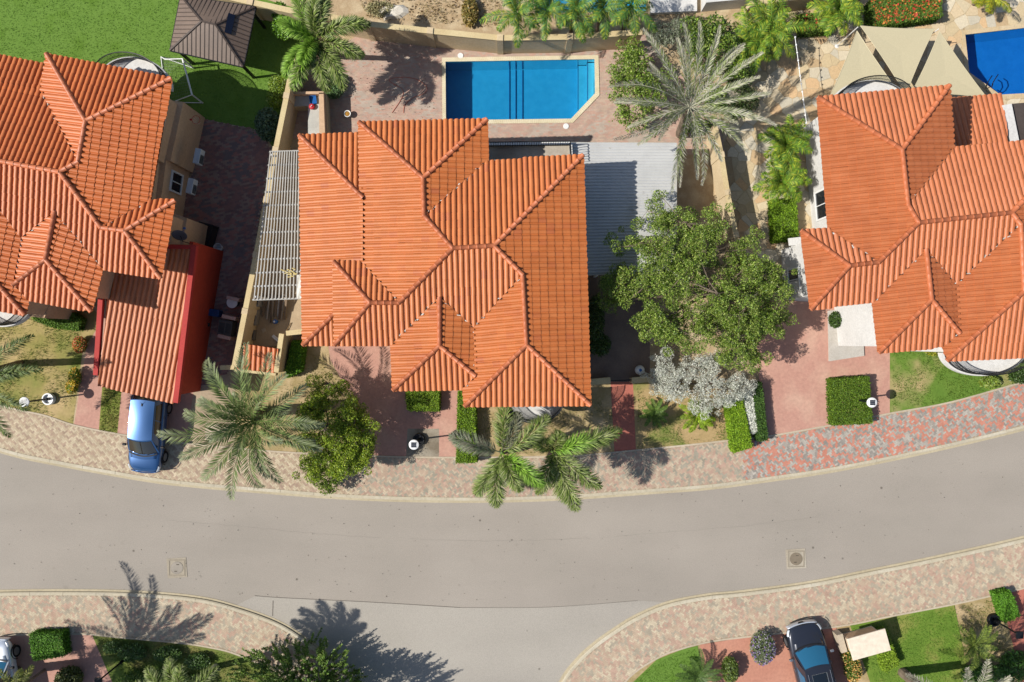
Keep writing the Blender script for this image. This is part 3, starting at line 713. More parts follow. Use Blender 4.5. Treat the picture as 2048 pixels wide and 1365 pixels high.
s = [('nA', [(719,246),(973,240),(846,357)]), ('wA', [(719,246),(846,357),(848,432),(905,497),(798,606),(724,524)]),
     ('eA', [(973,240),(846,357),(848,432),(975,322)]), ('nD', [(975,322),(1165,312),(988,492),(905,497),(848,432)]),
     ('eD', [(1165,312),(988,492),(1045,550),(1053,690),(1180,810)]),
     ('sM', [(905,497),(988,492),(1045,550),(948,655),(879,595),(783,690),(670,690),(740,606),(798,606)]),
     ('wC', [(668,524),(740,606),(670,690)]), ('nC', [(668,524),(724,524),(798,606),(740,606)]),
     ('wE', [(879,595),(783,690),(787,780),(879,692)]), ('sE', [(787,780),(927,778),(950,752),(879,692)]),
     ('eE', [(879,595),(948,655),(950,752),(879,692)]), ('wF', [(1045,550),(1053,690),(930,812),(927,778),(950,752),(948,655)]),
     ('sF', [(1053,690),(930,812),(1180,810)]),
     ('wB', [(600,272),(727,397),(727,526),(673,528),(673,624),(607,690)]), ('nB', [(600,272),(727,268),(727,397)]), ('sB', [(607,690),(673,690),(673,624)])]
r = [((719,246),(846,357)), ((973,240),(846,357)), ((846,357),(848,432)), ((848,432),(905,497)), ((905,497),(988,492)), ((1165,312),(988,492)),
     ((988,492),(1045,550)), ((1045,550),(1053,690)), ((1053,690),(930,812)), ((1053,690),(1180,810)), ((879,595),(879,692)), ((879,692),(787,780)),
     ((879,692),(950,752)), ((905,497),(798,606)), ((798,606),(740,606)), ((740,606),(668,524)), ((740,606),(670,690)), ((600,272),(727,397)), ((607,690),(673,624))]
v = [((975,322),(848,432)), ((1045,550),(948,655)), ((879,595),(948,655)), ((879,595),(783,690)), ((724,524),(798,606)), ((948,655),(950,752)), ((950,752),(927,778))]
build_roof(hm, e, s, r, v, TILE_M, RIDGE_M, M_deck)
soffit(hm, [(722,249),(970,243),(972,320),(1162,315),(1177,807),(933,809),(930,775),(790,777),(786,688),(673,687),(671,527),(722,527)], ZU)
soffit(hm, [(603,275),(722,271),(722,527),(671,527),(671,687),(610,687)], ZB)
walls(hm, [(779,324),(962,318),(964,381),(1127,381),(1140,774),(961,776),(958,747),(837,748),(836,671),(670,671),(664,334),(779,334)], -0.1, ZU-0.2 if False else ZB-0.2, M_cream)
walls(hm, [(779,324),(962,318),(964,381),(1127,381),(1140,774),(961,776),(958,747),(837,748),(836,671),(740,671),(738,540),(779,540)], ZB-0.2, ZU-0.2, M_cream, 'upper_wall')
for px, py, w in ((990,776,1.2),(1080,775.5,1.4)):
    window(hm, W(px,py,0)+Vector((0,0,3.9)), (1,0,0), (0,-1,0), w, 1.4); window(hm, W(px,py,0)+Vector((0,0,.9)), (1,0,0), (0,-1,0), w, 1.4)
window(hm, W(860,748,0)+Vector((0,0,3.8)), (1,0,0), (0,-1,0), 1.4, 1.3)
for py in (480, 620): window(hm, W(1135,py,0)+Vector((0,0,3.8)), (0,1,0), (1,0,0), 1.4, 1.3)
dr = MB(); dr.box(W(890,749.5,0)+Vector((0,0,1.1)), (1.2,.08,2.2)); door = obj('door', dr, mat('brown_door', C(110,70,46), None, 3, .6), hm)
dk = MB(); dk.box(W(904,751,0)+Vector((0,0,1.05)), (.05,.08,.2)); obj('handle', dk, M_iron, door)
balcony(hm, 1068, 795, 62, 51, 0, math.pi, 2*math.pi)
# rear balcony: straight slab with white edge and railing
mb = MB(); mb.prism([tuple(W(*p,3.0)[:2]) for p in ((972,288),(1141,286),(1143,330),(972,330))], 2.75, 3.0); bl = obj('balcony', mb, mat('balcony_floor', C(206,196,180), C(180,168,152), 2, .9), hm)
mb = MB()
for a, b in (((972,289),(1141,287)), ((1141,287),(1143,330))): mb.beam(W(*a,3.08), W(*b,3.08), .16, .18)
obj('parapet', mb, M_white, bl)
mb = MB()
for a, b in (((972,285),(1141,283)), ((1141,283),(1143,318))):
    A, Bq = W(*a,3.9), W(*b,3.9); A2, B2 = Vector((A.x, A.y, 3.2)), Vector((Bq.x, Bq.y, 3.2)); mb.tube([A, Bq], .03, 5); mb.tube([A2, B2], .02, 5)
    n = int((Bq-A).length/.13)
    for i in range(n+1): p = A+(Bq-A)*(i/n); mb.tube([(p.x,p.y,3.0),(p.x,p.y,3.9)], .014, 4, False)
obj('railing', mb, M_iron, bl)

# ---- left house
hl_ = thing('house', 'left beige house with bright orange tiled roof beside the green turf', 'house', W(250,400,0))
ZLN = ZU-0.39
e = {'nA': ((95,110),(343,158),ZU,(172,243)), 'wA': ((95,110),(84,184),ZU,(172,243)), 'eL': ((343,158),(302,400),ZU,(172,300)), 'nB': ((302,400),(350,402),ZU,(250,500)),
     'eB': ((350,402),(322,557),ZU,(250,470)), 'sL': ((322,557),(205,538),ZU,(200,400)), 'wC': ((44,476),(28,570),ZU,(92,500)), 'sC': ((57,599),(183,623),ZU,(92,520)),
     'eC': ((183,623),(205,538),ZU,(92,500)), 'nL': ((-60,156),(84,184),ZU,(0,300)), 'nLow': ((-60,100),(90,130),ZLN,(0,300)), 'eD': ((50,630),(72,520),ZU,(-60,500)), 'sD': ((50,630),(-60,610),ZU,(-60,500))}
e['nB'] = ((300,392),(350,402),ZU,(250,500))
s = [('nA', [(95,110),(343,158),(172,243)]), ('wA', [(95,110),(172,243),(157,325),(84,184)]), ('eL', [(343,158),(172,243),(157,325),(120,345),(203,456),(302,400)]),
     ('nL', [(-60,156),(84,184),(157,325),(120,345),(-60,312)]), ('nLow', [(-60,100),(90,130),(88,196),(-60,168)]),
     ('sL', [(-60,312),(120,345),(203,456),(250,462),(322,557),(205,538),(111,423),(44,476),(-50,354)]),
     ('nB', [(203,456),(302,400),(350,402),(250,462)]), ('eB', [(350,402),(250,462),(322,557)]),
     ('wC', [(111,423),(44,476),(28,570),(92,520)]), ('sC', [(28,570),(92,520),(183,623),(57,599)]), ('eC', [(111,423),(92,520),(183,623),(205,538)]),
     ('eD', [(-50,354),(44,476),(28,570),(57,599),(50,630),(-60,505)]), ('sD', [(50,630),(-60,610),(-60,505)])]
r = [((95,110),(172,243)), ((343,158),(172,243)), ((172,243),(157,325)), ((157,325),(120,345)), ((120,345),(-60,312)), ((120,345),(203,456)), ((203,456),(250,462)),
     ((250,462),(350,402)), ((250,462),(322,557)), ((111,423),(92,520)), ((92,520),(28,570)), ((92,520),(183,623)), ((50,630),(-60,505))]
v = [((84,184),(157,325)), ((203,456),(302,400)), ((111,423),(44,476)), ((111,423),(205,538)), ((-50,354),(44,476)), ((44,476),(28,570))]
build_roof(hl_, e, s, r, v, TILE_L, RIDGE_M, M_deck)
soffit(hl_, [(98,114),(339,161),(299,400),(346,405),(319,553),(203,535),(181,619),(58,596),(47,626),(-58,606),(-58,160),(87,187)], ZU)
LW = [(205,208),(410,236),(386,346),(378,345),(366,434),(417,453),(401,552),(312,545),(290,612),(170,590),(150,640),(0,620),(-60,620),(-60,205)]
walls(hl_, LW, -0.1, 2.9, M_beige)
LU = [(208,262),(216,214),(399,240),(374,350),(366,350),(356,434),(410,457),(396,547),(308,540),(286,606),(174,586),(150,634),(0,614),(-60,614),(-60,240)]
walls(hl_, LU, 2.9, ZU-0.2, M_beige, 'upper_wall')
ed = Vector((W(386,346)-W(410,236))).normalized(); en = Vector((-ed.y, ed.x, 0))
if en.x < 0: en = -en
window(hl_, W(389.5,282,0)+Vector((0,0,4.0)), ed, en, 1.5, 1.3); window(hl_, W(364.3,366,0)+Vector((0,0,4.0)), (W(356,434)-W(366,350)), en, 1.2, 1.3)
window(hl_, W(377,360,0)+Vector((0,0,.9)), (W(366,434)-W(378,345)), en, 1.0, 1.2)
balcony(hl_, 272, 168, 72, 52, -0.19, 0, math.pi); balcony(hl_, 0, 602, 66, 52, -0.19, math.pi, 2*math.pi)

# ---- right house
hr = thing('house', 'right white house with a dusty orange tiled roof beside the shade sails', 'house', W(1800,480,0))
e = {'nA': ((1635,196),(1897,173),ZU,(1803,300)), 'wA': ((1635,196),(1657,459),ZU,(1800,350)), 'eA': ((1897,173),(1906,297),ZU,(1803,300)), 'nD': ((1906,297),(2170,273),ZU,(1950,430)),
     'eD': ((2170,273),(2200,708),ZU,(2000,500)), 'nB': ((1602,462),(1657,459),ZU,(1690,560)), 'wB': ((1602,462),(1621,619),ZU,(1698,532)), 'sR': ((1621,619),(1745,606),ZU,(1800,460)),
     'wE': ((1745,606),(1757,705),ZU,(1860,600)), 'sE': ((1757,705),(1886,694),ZU,(1862,600)), 'eE': ((1957,590),(1966,690),ZU,(1862,600)), 'wF': ((1877,570),(1893,721),ZU,(2045,580)), 'sF': ((1893,721),(2200,708),ZU,(2047,583))}
s = [('nA', [(1635,196),(1897,173),(1803,300)]), ('wA', [(1635,196),(1803,300),(1815,411),(1836,446),(1756,525),(1657,459)]), ('eA', [(1897,173),(1803,300),(1815,411),(1906,297)]),
     ('nD', [(1906,297),(2170,273),(2022,426),(1836,446),(1815,411)]), ('eD', [(2170,273),(2022,426),(2040,450),(2047,583),(2200,708)]),
     ('sR', [(1836,446),(2022,426),(2040,450),(1912,568),(1851,499),(1745,606),(1621,619),(1698,532),(1756,525)]),
     ('nB', [(1602,462),(1657,459),(1756,525),(1698,532)]), ('wB', [(1602,462),(1698,532),(1621,619)]),
     ('wE', [(1851,499),(1862,600),(1757,705),(1745,606)]), ('sE', [(1862,600),(1757,705),(1886,694),(1917,666)]), ('eE', [(1851,499),(1912,568),(1917,666),(1862,600)]),
     ('wF', [(2040,450),(2047,583),(1893,721),(1886,694),(1917,666),(1912,568)]), ('sF', [(2047,583),(1893,721),(2200,708)])]
r = [((1635,196),(1803,300)), ((1897,173),(1803,300)), ((1803,300),(1815,411)), ((1815,411),(1836,446)), ((1836,446),(2022,426)), ((2022,426),(2170,273)), ((2022,426),(2040,450)), ((2040,450),(2047,583)),
     ((2047,583),(1893,721)), ((2047,583),(2200,708)), ((1836,446),(1756,525)), ((1756,525),(1698,532)), ((1698,532),(1602,462)), ((1698,532),(1621,619)), ((1851,499),(1862,600)), ((1862,600),(1757,705)), ((1862,600),(1917,666))]
v = [((1906,297),(1815,411)), ((1657,459),(1756,525)), ((1745,606),(1851,499)), ((1851,499),(1912,568)), ((1912,568),(2040,450)), ((1912,568),(1917,666)), ((1917,666),(1886,694))]
build_roof(hr, e, s, r, v, TILE_R, RIDGE_M, M_deck)
soffit(hr, [(1639,200),(1894,177),(1903,300),(2166,277),(2196,704),(1896,717),(1889,691),(1760,701),(1748,603),(1624,615),(1606,466),(1660,463)], ZU)
walls(hr, [(1606,256),(1765,245),(1772,365),(2000,350),(2020,690),(1790,702),(1785,685),(1675,692),(1668,608),(1568,600),(1562,500),(1628,492)], -0.1, ZU-0.2, M_white)
wd = (W(1628,492)-W(1606,256)).normalized(); wn = Vector((wd.y, -wd.x, 0)); wn = wn if wn.x < 0 else -wn
for py, z in ((395,.9),): window(hr, W(1606+(py-256)*22/236,py,0)+Vector((0,0,z)), wd, wn, 1.5, 1.4)
for py, z in ((530,3.6),(545,1.0)): window(hr, W(1562+(py-500)*.06,py,0)+Vector((0,0,z)), wd, wn, 1.2, 1.5)
led = MB(); led.prism(wline([(1548,488),(1600,482),(1604,498),(1550,502)]), 2.2, 2.35); obj('canopy_slab', led, M_white, hr)
balcony(hr, 1736, 208, 76, 46, 0.09, 0, math.pi); balcony(hr, 1968, 698, 88, 54, 0.09, math.pi, 2*math.pi)
# white porch by the drive
pf = MB(); pf.prism(wline([(1655,622),(1690,618),(1690,660),(1725,658),(1727,712),(1657,723)]), -0.1, 0.10); obj('porch_floor', pf, mat('porch_tile', C(214,208,198), C(200,192,180), 2, .85), hr)
pc_ = MB(); pc_.prism(wline([(1700,612),(1712,611),(1719,684),(1707,685)]), 0, 2.9); obj('porch_wall', pc_, M_white, hr)
pg = MB(); pg.prism(wline([(1672,618),(1698,615),(1703,664),(1677,667)]), 0, 0.9); obj('porch_planter', pg, mat('porch_grey', C(186,184,174), None, 2, .8), hr)
# lower tiled lean-to roof
e = {'n': ((1885,200),(2003,190),3.0,(1950,280),.22)}; s = [('n', [(1885,200),(2003,190),(2020,305),(1895,315)])]
lr = thing('lean_to_roof', 'low tiled lean-to roof with a white end wall beside the right house', 'roof', W(1950,250,0))
build_roof(lr, e, s, [], [], TILE_R, RIDGE_M, M_deck, whole_parts=True, cap=300)
wl = MB(); wl.prism([tuple(W(*p,3.2)[:2]) for p in ((2003,212),(2021,209),(2036,283),(2018,286))], 0, 3.3); obj('end_wall', wl, M_white, lr)
wl = MB(); wl.prism([tuple(W(*p,2.9)[:2]) for p in ((1890,212),(2002,202),(2014,300),(1898,308))], 0, 2.75); obj('wall', wl, M_white, lr)
fr_ = MB(); fr_.prism([tuple(W(*p,3.0)[:2]) for p in ((2022,208),(2120,200),(2120,284),(2037,286))], 0, 3.0); tag(obj('flat_roof_annex', fr_, mat('dark_felt', C(88,78,74), C(74,66,62), 1, .95)), 'dark grey flat roofed annex at the right edge near the pool', 'annex')
# ------------------------------------------------------------------ boundary walls
def wall_line(label, px, z, thick=0.2, m=None, name='boundary_wall', zb=-0.15, cap=True):
    """px: centre line of the wall top (as seen at height z)"""
    l = [tuple(W(*p, z)[:2]) for p in px]; c = l[len(l)//2]; t = thing(name, label, 'wall', (c[0], c[1], 0))
    a, b = offset_line(l, thick/2), offset_line(l, -thick/2); mb = MB(); mb.prism(a+b[::-1], zb, z-0.05); obj('wall_body', mb, m or M_cream, t)
    a, b = offset_line(l, thick/2+.03), offset_line(l, -thick/2-.03); mb = MB(); mb.prism(a+b[::-1], z-0.07, z); obj('wall_cap', mb, M_cap, t)
    for i, p in enumerate(l[1:-1]):
        mb = MB(); mb.box((p[0], p[1], z/2+.02), (thick+.1, thick+.1, z+.08), math.atan2(l[i+2][1]-l[i][1], l[i+2][0]-l[i][0])); obj('pier', mb, m or M_cream, t)
    return t
M_cap = mat('wall_cap', C(232,212,164), C(222,198,150), 2, .9)
wall_line('long cream wall between the left alley and the service yard', [(591,100),(581,150),(573,192),(551,300),(533,400),(512,510),(490,623),(468,735)], 2.0, .24)
wall_line('short cream wall closing the alley by the date palm', [(440,736),(468,735)], 1.6)
wall_line('cream rear wall behind the turf lawn and gazebo', [(420,-14),(500,4),(640,34),(660,36)], 2.0, .26)
wall_line('cream rear wall behind the middle pool', [(662,34),(735,48),(860,62),(1000,76),(1140,74),(1285,64)], 2.0, .26)
wall_line('cream wall between the side yard and the flagstone terrace', [(1430,250),(1443,310),(1455,385),(1472,470),(1492,570),(1500,650)], 1.9, .22)
wall_line('low cream front wall beside the side gate', [(1180,765),(1221,761)], .9, .3)
wall_line('low cream wall stub right of the side gate under the silver bush', [(1264,762),(1300,758)], .9, .3)
gt = thing('side_gate', 'dark metal gate across the red path', 'gate', W(1242,763,0)); mb = MB(); mb.beam(W(1221,762,.75), W(1264,760,.75), .05, .06); mb.beam(W(1221,762,.15), W(1264,760,.15), .05, .06); obj('gate_frame', mb, M_iron, gt)
mb = MB()
for i in range(10):
    p = W(1223+4.3*i,761.5,0); mb.box((p.x,p.y,.45), (.03,.03,.65))
obj('gate_bars', mb, M_iron, gt)
# service yard walls by the small tiled shed
M_tan = M_cream
wall_line('cream garden wall beside the bright green hedge', [(563,668),(552,745)], 1.8, .22); wall_line('cream wall stub behind the bright green hedge', [(572,667),(610,663)], 1.8, .22)
sh = thing('tiled_shed', 'small shed with seven rows of orange tiles behind the date palm', 'shed', W(520,715,0))
mb = MB(); mb.prism([tuple(W(*p,1.5)[:2]) for p in ((483,690),(556,700),(548,745),(474,738))], -.1, 1.55); obj('wall', mb, M_cream, sh)
mb = MB(); mb.prism([tuple(W(*p,1.7)[:2]) for p in ((470,738),(552,747),(551,752),(469,743))], 1.3, 1.72); obj('front_beam', mb, M_cap, sh)
build_roof(sh, {'s': ((474,737),(550,745),1.62,(515,700),.15)}, [('s', [(474,737),(550,745),(558,698),(484,687)])], [], [], TILE_L, RIDGE_M, M_deck)

# ------------------------------------------------------------------ left carport
cp = thing('carport', 'carport with faded ribbed tile roof and tall red side wall', 'carport', W(330,680,0))
zt, zl = 4.2, 3.1; tq = [(228,486),(385,490),(349,806),(197,770)]
P0 = [W(228,486,zt), W(385,490,zt), W(349,806,zl), W(197,770,zl)]
TILE_C = tile_mat('faded_tile', [(0.0, C(218,132,80)), (0.5, C(213,126,74)), (1.0, C(222,138,88))])
dpl = (zt-zl)/((P0[1]-P0[2]).to_2d().length)
build_roof(cp, {'s': ((197,770),(349,806),zl,(300,600),dpl)}, [('s', [(197,770),(349,806),(385,490),(228,486)])], [], [], TILE_C, RIDGE_M, M_deck, cap=300, course=0.9)
M_red = mat('red_paint', C(200,60,52), C(188,52,46), 1.5, .7); M_redw = mat('red_wall', C(196,72,46), C(184,62,40), .8, .8)
mb = MB(); a, b = W(390,491,zt+.12), W(353,805,zl+.12); mb.beam(a, b, .28, .3); obj('fascia_board', mb, M_red, cp)
mb = MB(); a, b = W(207,536,zt-.1), W(193,750,zl+.08); mb.beam(a, b, .26, .24); obj('gutter_board', mb, M_red, cp)
mb = MB(); a, b = W(232,492,zt+.1), W(392,495,zt+.1); mb.beam(a, b, .2, .25); obj('fascia_board', mb, M_red, cp)
A, Bq = W(447,503,0), W(400,783,0); d = (Bq-A).normalized(); nrm = Vector((d.y,-d.x,0)); mb = MB()
vs = []
for q, z in ((A, zt-.02), (Bq, zl-.02)):
    for o_ in (0, .2): vs += [(q.x+nrm.x*o_, q.y+nrm.y*o_, -.1), (q.x+nrm.x*o_, q.y+nrm.y*o_, z)]
mb.add(vs, [(0,1,3,2),(4,6,7,5),(0,4,5,1),(2,3,7,6),(1,5,7,3),(0,2,6,4)]); obj('side_wall', mb, M_redw, cp)
mb = MB(); q = W(421,650,1.5); mb.box((q.x-.02,q.y,1.7), (.08,.2,.12)); obj('hose_bib', mb, M_iron, cp)
for x, y, z in ((203,745,zl),(212,600,zt-.5)):
    mb = MB(); q = W(x,y,z); mb.box((q.x,q.y,z/2-.1), (.16,.16,z-.1)); obj('post', mb, M_red, cp)

# ------------------------------------------------------------------ gazebo
gz = thing('gazebo', 'brown metal hipped gazebo on the green turf', 'gazebo', W(425,60,0))
ze = 2.4; GC = [W(340,101,ze), W(361,-8,ze), W(511,14,ze), W(486,134,ze)]; ra, rb = W(403,43,3.25), W(431,50,3.25)
M_brown = mat('brown_sheet', C(132,112,98), C(120,102,90), 1.5, .55, .4)
M_brownd = mat('brown_rib', C(84,70,62), None, 3, .6)
def gz_panel(quad):
    """quad: eave a,b then ridge c(d) ; ribbed sheet"""
    a, b, c, d = quad; mb = MB(); N = 26
    nrm = (b-a).cross(d-a).normalized(); nrm = nrm if nrm.z > 0 else -nrm
    mb.add([a, b, c, d, a-nrm*.04, b-nrm*.04, c-nrm*.04, d-nrm*.04], [(0,1,2,3),(7,6,5,4),(0,4,5,1),(1,5,6,2),(2,6,7,3),(3,7,4,0)]); p = obj('roof_panel', mb, M_brown, gz)
    rb_ = MB(); e = (b-a).normalized(); up = nrm.cross(e); L = (b-a).length; n = int(L/.24)
    td, tc = (d-a).dot(e), (c-a).dot(e); hh = (d-a).dot(up)
    for i in range(1, n):
        x = L*i/n; h = hh*(x/td if x < td else ((L-x)/(L-tc) if x > tc else 1)); h = abs(h)
        if h > .05:
            sgn = 1 if hh > 0 else -1; rb_.beam(a+e*x+nrm*.012, a+e*x+up*h*sgn+nrm*.012, .035, .03)
    obj('rib', rb_, M_brownd, p)
gz_panel((GC[0], GC[3], rb, ra)); gz_panel((GC[2], GC[1], ra, rb)); gz_panel((GC[1], GC[0], ra, ra+Vector((.001,0,0)))); gz_panel((GC[3], GC[2], rb, rb+Vector((.001,.001,0))))
for a, b in ((GC[0],ra),(GC[1],ra),(GC[2],rb),(GC[3],rb),(ra,rb)):
    mb = MB(); mb.beam(a+Vector((0,0,.03)), b+Vector((0,0,.03)), .09, .04); obj('hip_cap', mb, M_brownd, gz)
for i in range(4):
    a, b = GC[i], GC[(i+1) % 4]; mb = MB(); mb.beam(a-Vector((0,0,.06)), b-Vector((0,0,.06)), .08, .12); obj('gutter', mb, M_iron, gz)
ct = sum(GC, Vector((0,0,0)))/4
for q in GC:
    mb = MB(); p = q+(ct-q)*.12; mb.box((p.x,p.y,1.18), (.14,.14,2.36), .2); obj('post', mb, M_iron, gz)
mb = MB(); n_ = (GC[3]-GC[2]).cross(rb-GC[2]).normalized(); n_ = n_ if n_.z > 0 else -n_
c_ = W(455,57,2.95); e_ = (GC[3]-GC[2]).normalized(); m_ = Matrix((e_, n_.cross(e_), n_)).transposed(); 
pl_c = rb+(GC[2]-rb)*.28+(GC[3]-rb)*.10; mb.box(pl_c+n_*.06, (1.1,.36,.05), rot=m_); obj('solar_panel', mb, mat('solar_blue', C(20,26,48), None, 8, .25, .6), gz)

# ------------------------------------------------------------------ turf things
fg = thing('football_goal', 'white framed football goal with net on the turf', 'goal', W(345,160,0)); mb = MB()
top = 1.45; A, Bq = W(365,118,top), W(384,190,top); A0, B0 = Vector((A.x, A.y, 0)), Vector((Bq.x, Bq.y, 0)); bA, bB = W(322,114,.03), W(333,205,.03)
mb.tube([A0, A, Bq, B0], .05, 8); obj('goal_frame', mb, M_whitemetal, fg)
mb = MB(); mb.tube([A, W(330,119,1.0), bA], .03, 6); mb.tube([Bq, W(350,203,1.0), bB], .03, 6); mb.tube([bA, bB], .03, 6); mb.tube([bA, A0], .025, 6); mb.tube([bB, B0], .025, 6); obj('rear_frame', mb, M_whitemetal, fg)
mb = MB()
for i in range(15):
    t = i/14; mb.tube([A.lerp(Bq, t), bA.lerp(bB, t)], .006, 3, False); mb.tube([A.lerp(bA, t), Bq.lerp(bB, t)], .006, 3, False)
obj('net', mb, mat('net_cord', C(150,160,140), None, 5, .9), fg)
bh = thing('basketball_hoop', 'red basketball hoop ring on the beige wall', 'hoop', W(402,244,0)); mb = MB(); c = W(392,240,2.4)
mb.tube([(c.x+.23*math.cos(a), c.y+.23*math.sin(a), 2.4) for a in [2*math.pi*i/18 for i in range(19)]], .014, 5); obj('rim', mb, M_red, bh)
mb = MB(); mb.box((c.x-.28, c.y, 2.42), (.12,.1,.06)); obj('bracket', mb, M_red, bh)
mb = MB()
for i in range(10):
    a = 2*math.pi*i/10; mb.tube([(c.x+.23*math.cos(a), c.y+.23*math.sin(a), 2.39), (c.x+.12*math.cos(a+.3), c.y+.12*math.sin(a+.3), 2.0)], .005, 3, False)
obj('net', mb, M_whitemetal, bh)

# ------------------------------------------------------------------ wall-side things of the left house
def ac_unit(px, py, rz, label):
    t = thing('air_conditioner', label, 'air conditioner', W(px, py, 2.0), rz, 'air conditioners on the beige wall')
    mb = MB(); mb.box((0,0,.28), (.34,.86,.56)); obj('casing', mb, mat('ac_grey', C(214,220,226), C(204,210,216), 4, .5), t, local=True, bevel=.02)
    mb = MB(); mb.box((.172,-.12,.28), (.012,.5,.46)); g = obj('grille', mb, mat('ac_dark', C(90,98,108), None, 4, .6), t, local=True)
    mb = MB()
    for k in range(3): mb.tube([(.185, -.12+(.07+.07*k)*math.cos(a), .28+(.07+.07*k)*math.sin(a)) for a in [2*math.pi*i/16 for i in range(17)]], .006, 4)
    obj('fan_guard', mb, M_iron, g, local=True)
    mb = MB()
    for y in (-.3,.3): mb.box((-.05,y,-.03), (.5,.05,.06))
    obj('bracket', mb, M_iron, t, local=True)
ac_unit(402, 317, -.2, 'pale grey air conditioner nearer the turf on the beige wall'); ac_unit(388, 376, -.2, 'pale grey air conditioner nearer the satellite dish on the beige wall')
ds = thing('satellite_dish', 'grey satellite dish above the red carport wall', 'dish', W(378,487,3.0)); mb = MB()
tilt = Matrix.Rotation(.75, 3, 'X'); vs = []; fs = []; rings = 6; sg = 20
for i in range(rings+1):
    r_ = .42*i/rings
    for k in range(sg): vs.append(tilt @ Vector((r_*math.cos(2*math.pi*k/sg), r_*.82*math.sin(2*math.pi*k/sg), .5*r_*r_))+Vector((-.05,.35,1.0)))
for i in range(rings):
    for k in range(sg): fs.append((i*sg+k, i*sg+(k+1)%sg, (i+1)*sg+(k+1)%sg, (i+1)*sg+k))
mb.add(vs, fs); obj('reflector', mb, mat('dish_grey', C(128,132,140), None, 4, .6), ds, local=True, smooth=True, solid=.015)
mb = MB(); mb.tube([(0,0,-.4),(0,0,.8),(-.05,.3,.95)], .025, 6); obj('mast', mb, M_iron, ds, local=True)
mb = MB(); mb.tube([(-.05,.3,.9),(.3,.62,1.25)], .015, 5); mb.box((.32,.64,1.28), (.1,.1,.14)); obj('receiver_arm', mb, mat('lnb_blue', C(70,110,170), None, 3, .5), ds, local=True)
fr = thing('metal_frame_stand', 'black open metal frame against the beige wall', 'stand', W(420,474,0), -.25); mb = MB()
for x in (-.4,.4):
    for y in (-.65,.65): mb.box((x,y,.5), (.05,.05,1.0))
for z in (.12,.98):
    for x in (-.4,.4): mb.box((x,0,z), (.05,1.3,.05))
    for y in (-.65,.65): mb.box((0,y,z), (.8,.05,.05))
obj('frame', mb, M_iron, fr, local=True); mb = MB(); mb.box((0,0,.1), (.78,1.28,.02)); obj('tray', mb, mat('tray', C(60,44,40), None, 3, .8), fr, local=True)
bk = thing('bucket', 'round white rimmed bucket by the red carport wall', 'bucket', W(440,497,0)); mb = MB(); mb.lathe([(.19,0),(.24,.35),(.26,.36),(.25,.38),(.22,.36),(.18,.05)], 18); obj('pail', mb, M_whitemetal, bk, local=True)
mb = MB(); mb.tube([(.25*math.cos(a),0,.36+.12*math.sin(a)) for a in [math.pi*i/8 for i in range(9)]], .01, 4); obj('bail', mb, M_iron, bk, local=True)
for i, (x0, y0, x1, y1) in enumerate(((460,596,484,602),(451,633,478,639),(443,672,468,678))):
    mb = MB(); mb.beam(W(x0,y0,.55), W(x1,y1,.55), .2, 1.1)
    tag(obj('partition_stub', mb, mat('pink_plaster', C(216,176,160), None, 2, .9)), ['pink low partition stub beside the round table in the alley','pink low partition stub beside the blue tank in the alley','pink low partition stub nearest the date palm in the alley'][i], 'partition', 'partition stubs in the alley')
tb = thing('round_table', 'small round pale table in the shaded alley', 'table', W(473,607,0)); mb = MB(); mb.lathe([(.3,.66),(.32,.68),(.32,.71),(0,.72)], 20); obj('top', mb, M_whitemetal, tb, local=True); mb = MB(); mb.lathe([(.2,0),(.2,.03),(.04,.06),(.04,.66)], 10); obj('pedestal', mb, M_iron, tb, local=True)
bx_ = thing('water_tank', 'blue box tank with pale end beside the red wall', 'tank', W(436,627,0), -.15); mb = MB(); mb.box((0,0,.35), (.62,.42,.6)); obj('tank_body', mb, mat('tank_blue', C(40,76,130), None, 3, .5), bx_, local=True, bevel=.04); mb = MB(); mb.box((-.38,0,.35), (.12,.4,.5)); obj('end_cap', mb, M_whitemetal, bx_, local=True)
sk = thing('utility_sink', 'dark grey double sink unit in the shaded alley', 'sink', W(460,657,0), -.15); mb = MB()
mb.box((0,0,.4), (.8,.9,.76)); obj('cabinet', mb, mat('sink_grey', C(104,104,100), None, 3, .6), sk, local=True)
for x in (-.2,.2):
    mb = MB(); mb.box((x,0,.782), (.32,.6,.012)); obj('basin', mb, mat('basin_dark', C(70,72,70), None, 3, .5), sk, local=True)

# ------------------------------------------------------------------ service yard: pergola, counter, scrap
M_pergola = mat('pergola_paint', C(206,204,198), C(190,186,178), 3, .7)
pg = thing('pergola', 'white slatted pergola along the west eave of the middle house', 'pergola', W(560,450,0)); zp = 2.5
def pp(u, v): 
    l = (541+(508-541)*v, 304+(600-304)*v); r_ = (608, 302+(597-302)*v); return (l[0]+(r_[0]-l[0])*u, l[1]+(r_[1]-l[1])*u)
for i in range(15):
    u = i/14; mb = MB(); mb.beam(W(*pp(u,0.0),zp), W(*pp(u,1.0),zp), .06, .05); obj('slat', mb, M_pergola, pg)
for j in range(12):
    v = j/11; mb = MB(); mb.beam(W(*pp(-.03,v),zp-.06), W(*pp(1.06,v),zp-.06), .09, .06); obj('cross_beam', mb, M_pergola, pg)
for v in (0.02,.5,.98):
    mb = MB(); q = W(*pp(.03,v),zp-.1); mb.box((q.x,q.y,1.2), (.1,.1,2.4)); obj('post', mb, M_whitemetal, pg)
mb = MB(); mb.grid(lambda a, b: W(*pp(.86+.14*a,.84+.16*b),zp+.05+.02*math.sin(9*a+7*b)), 6, 6); obj('torn_cover', mb, mat('torn_film', C(226,224,214,.75), None, 6, .7), pg, solid=.01)
mb = MB(); q = W(578,546,zp+.05)
for i in range(14): mb.box((q.x+random.gauss(0,.22), q.y+random.gauss(0,.1), q.z+random.random()*.04), (.22,.05,.015), random.uniform(-.6,.3))
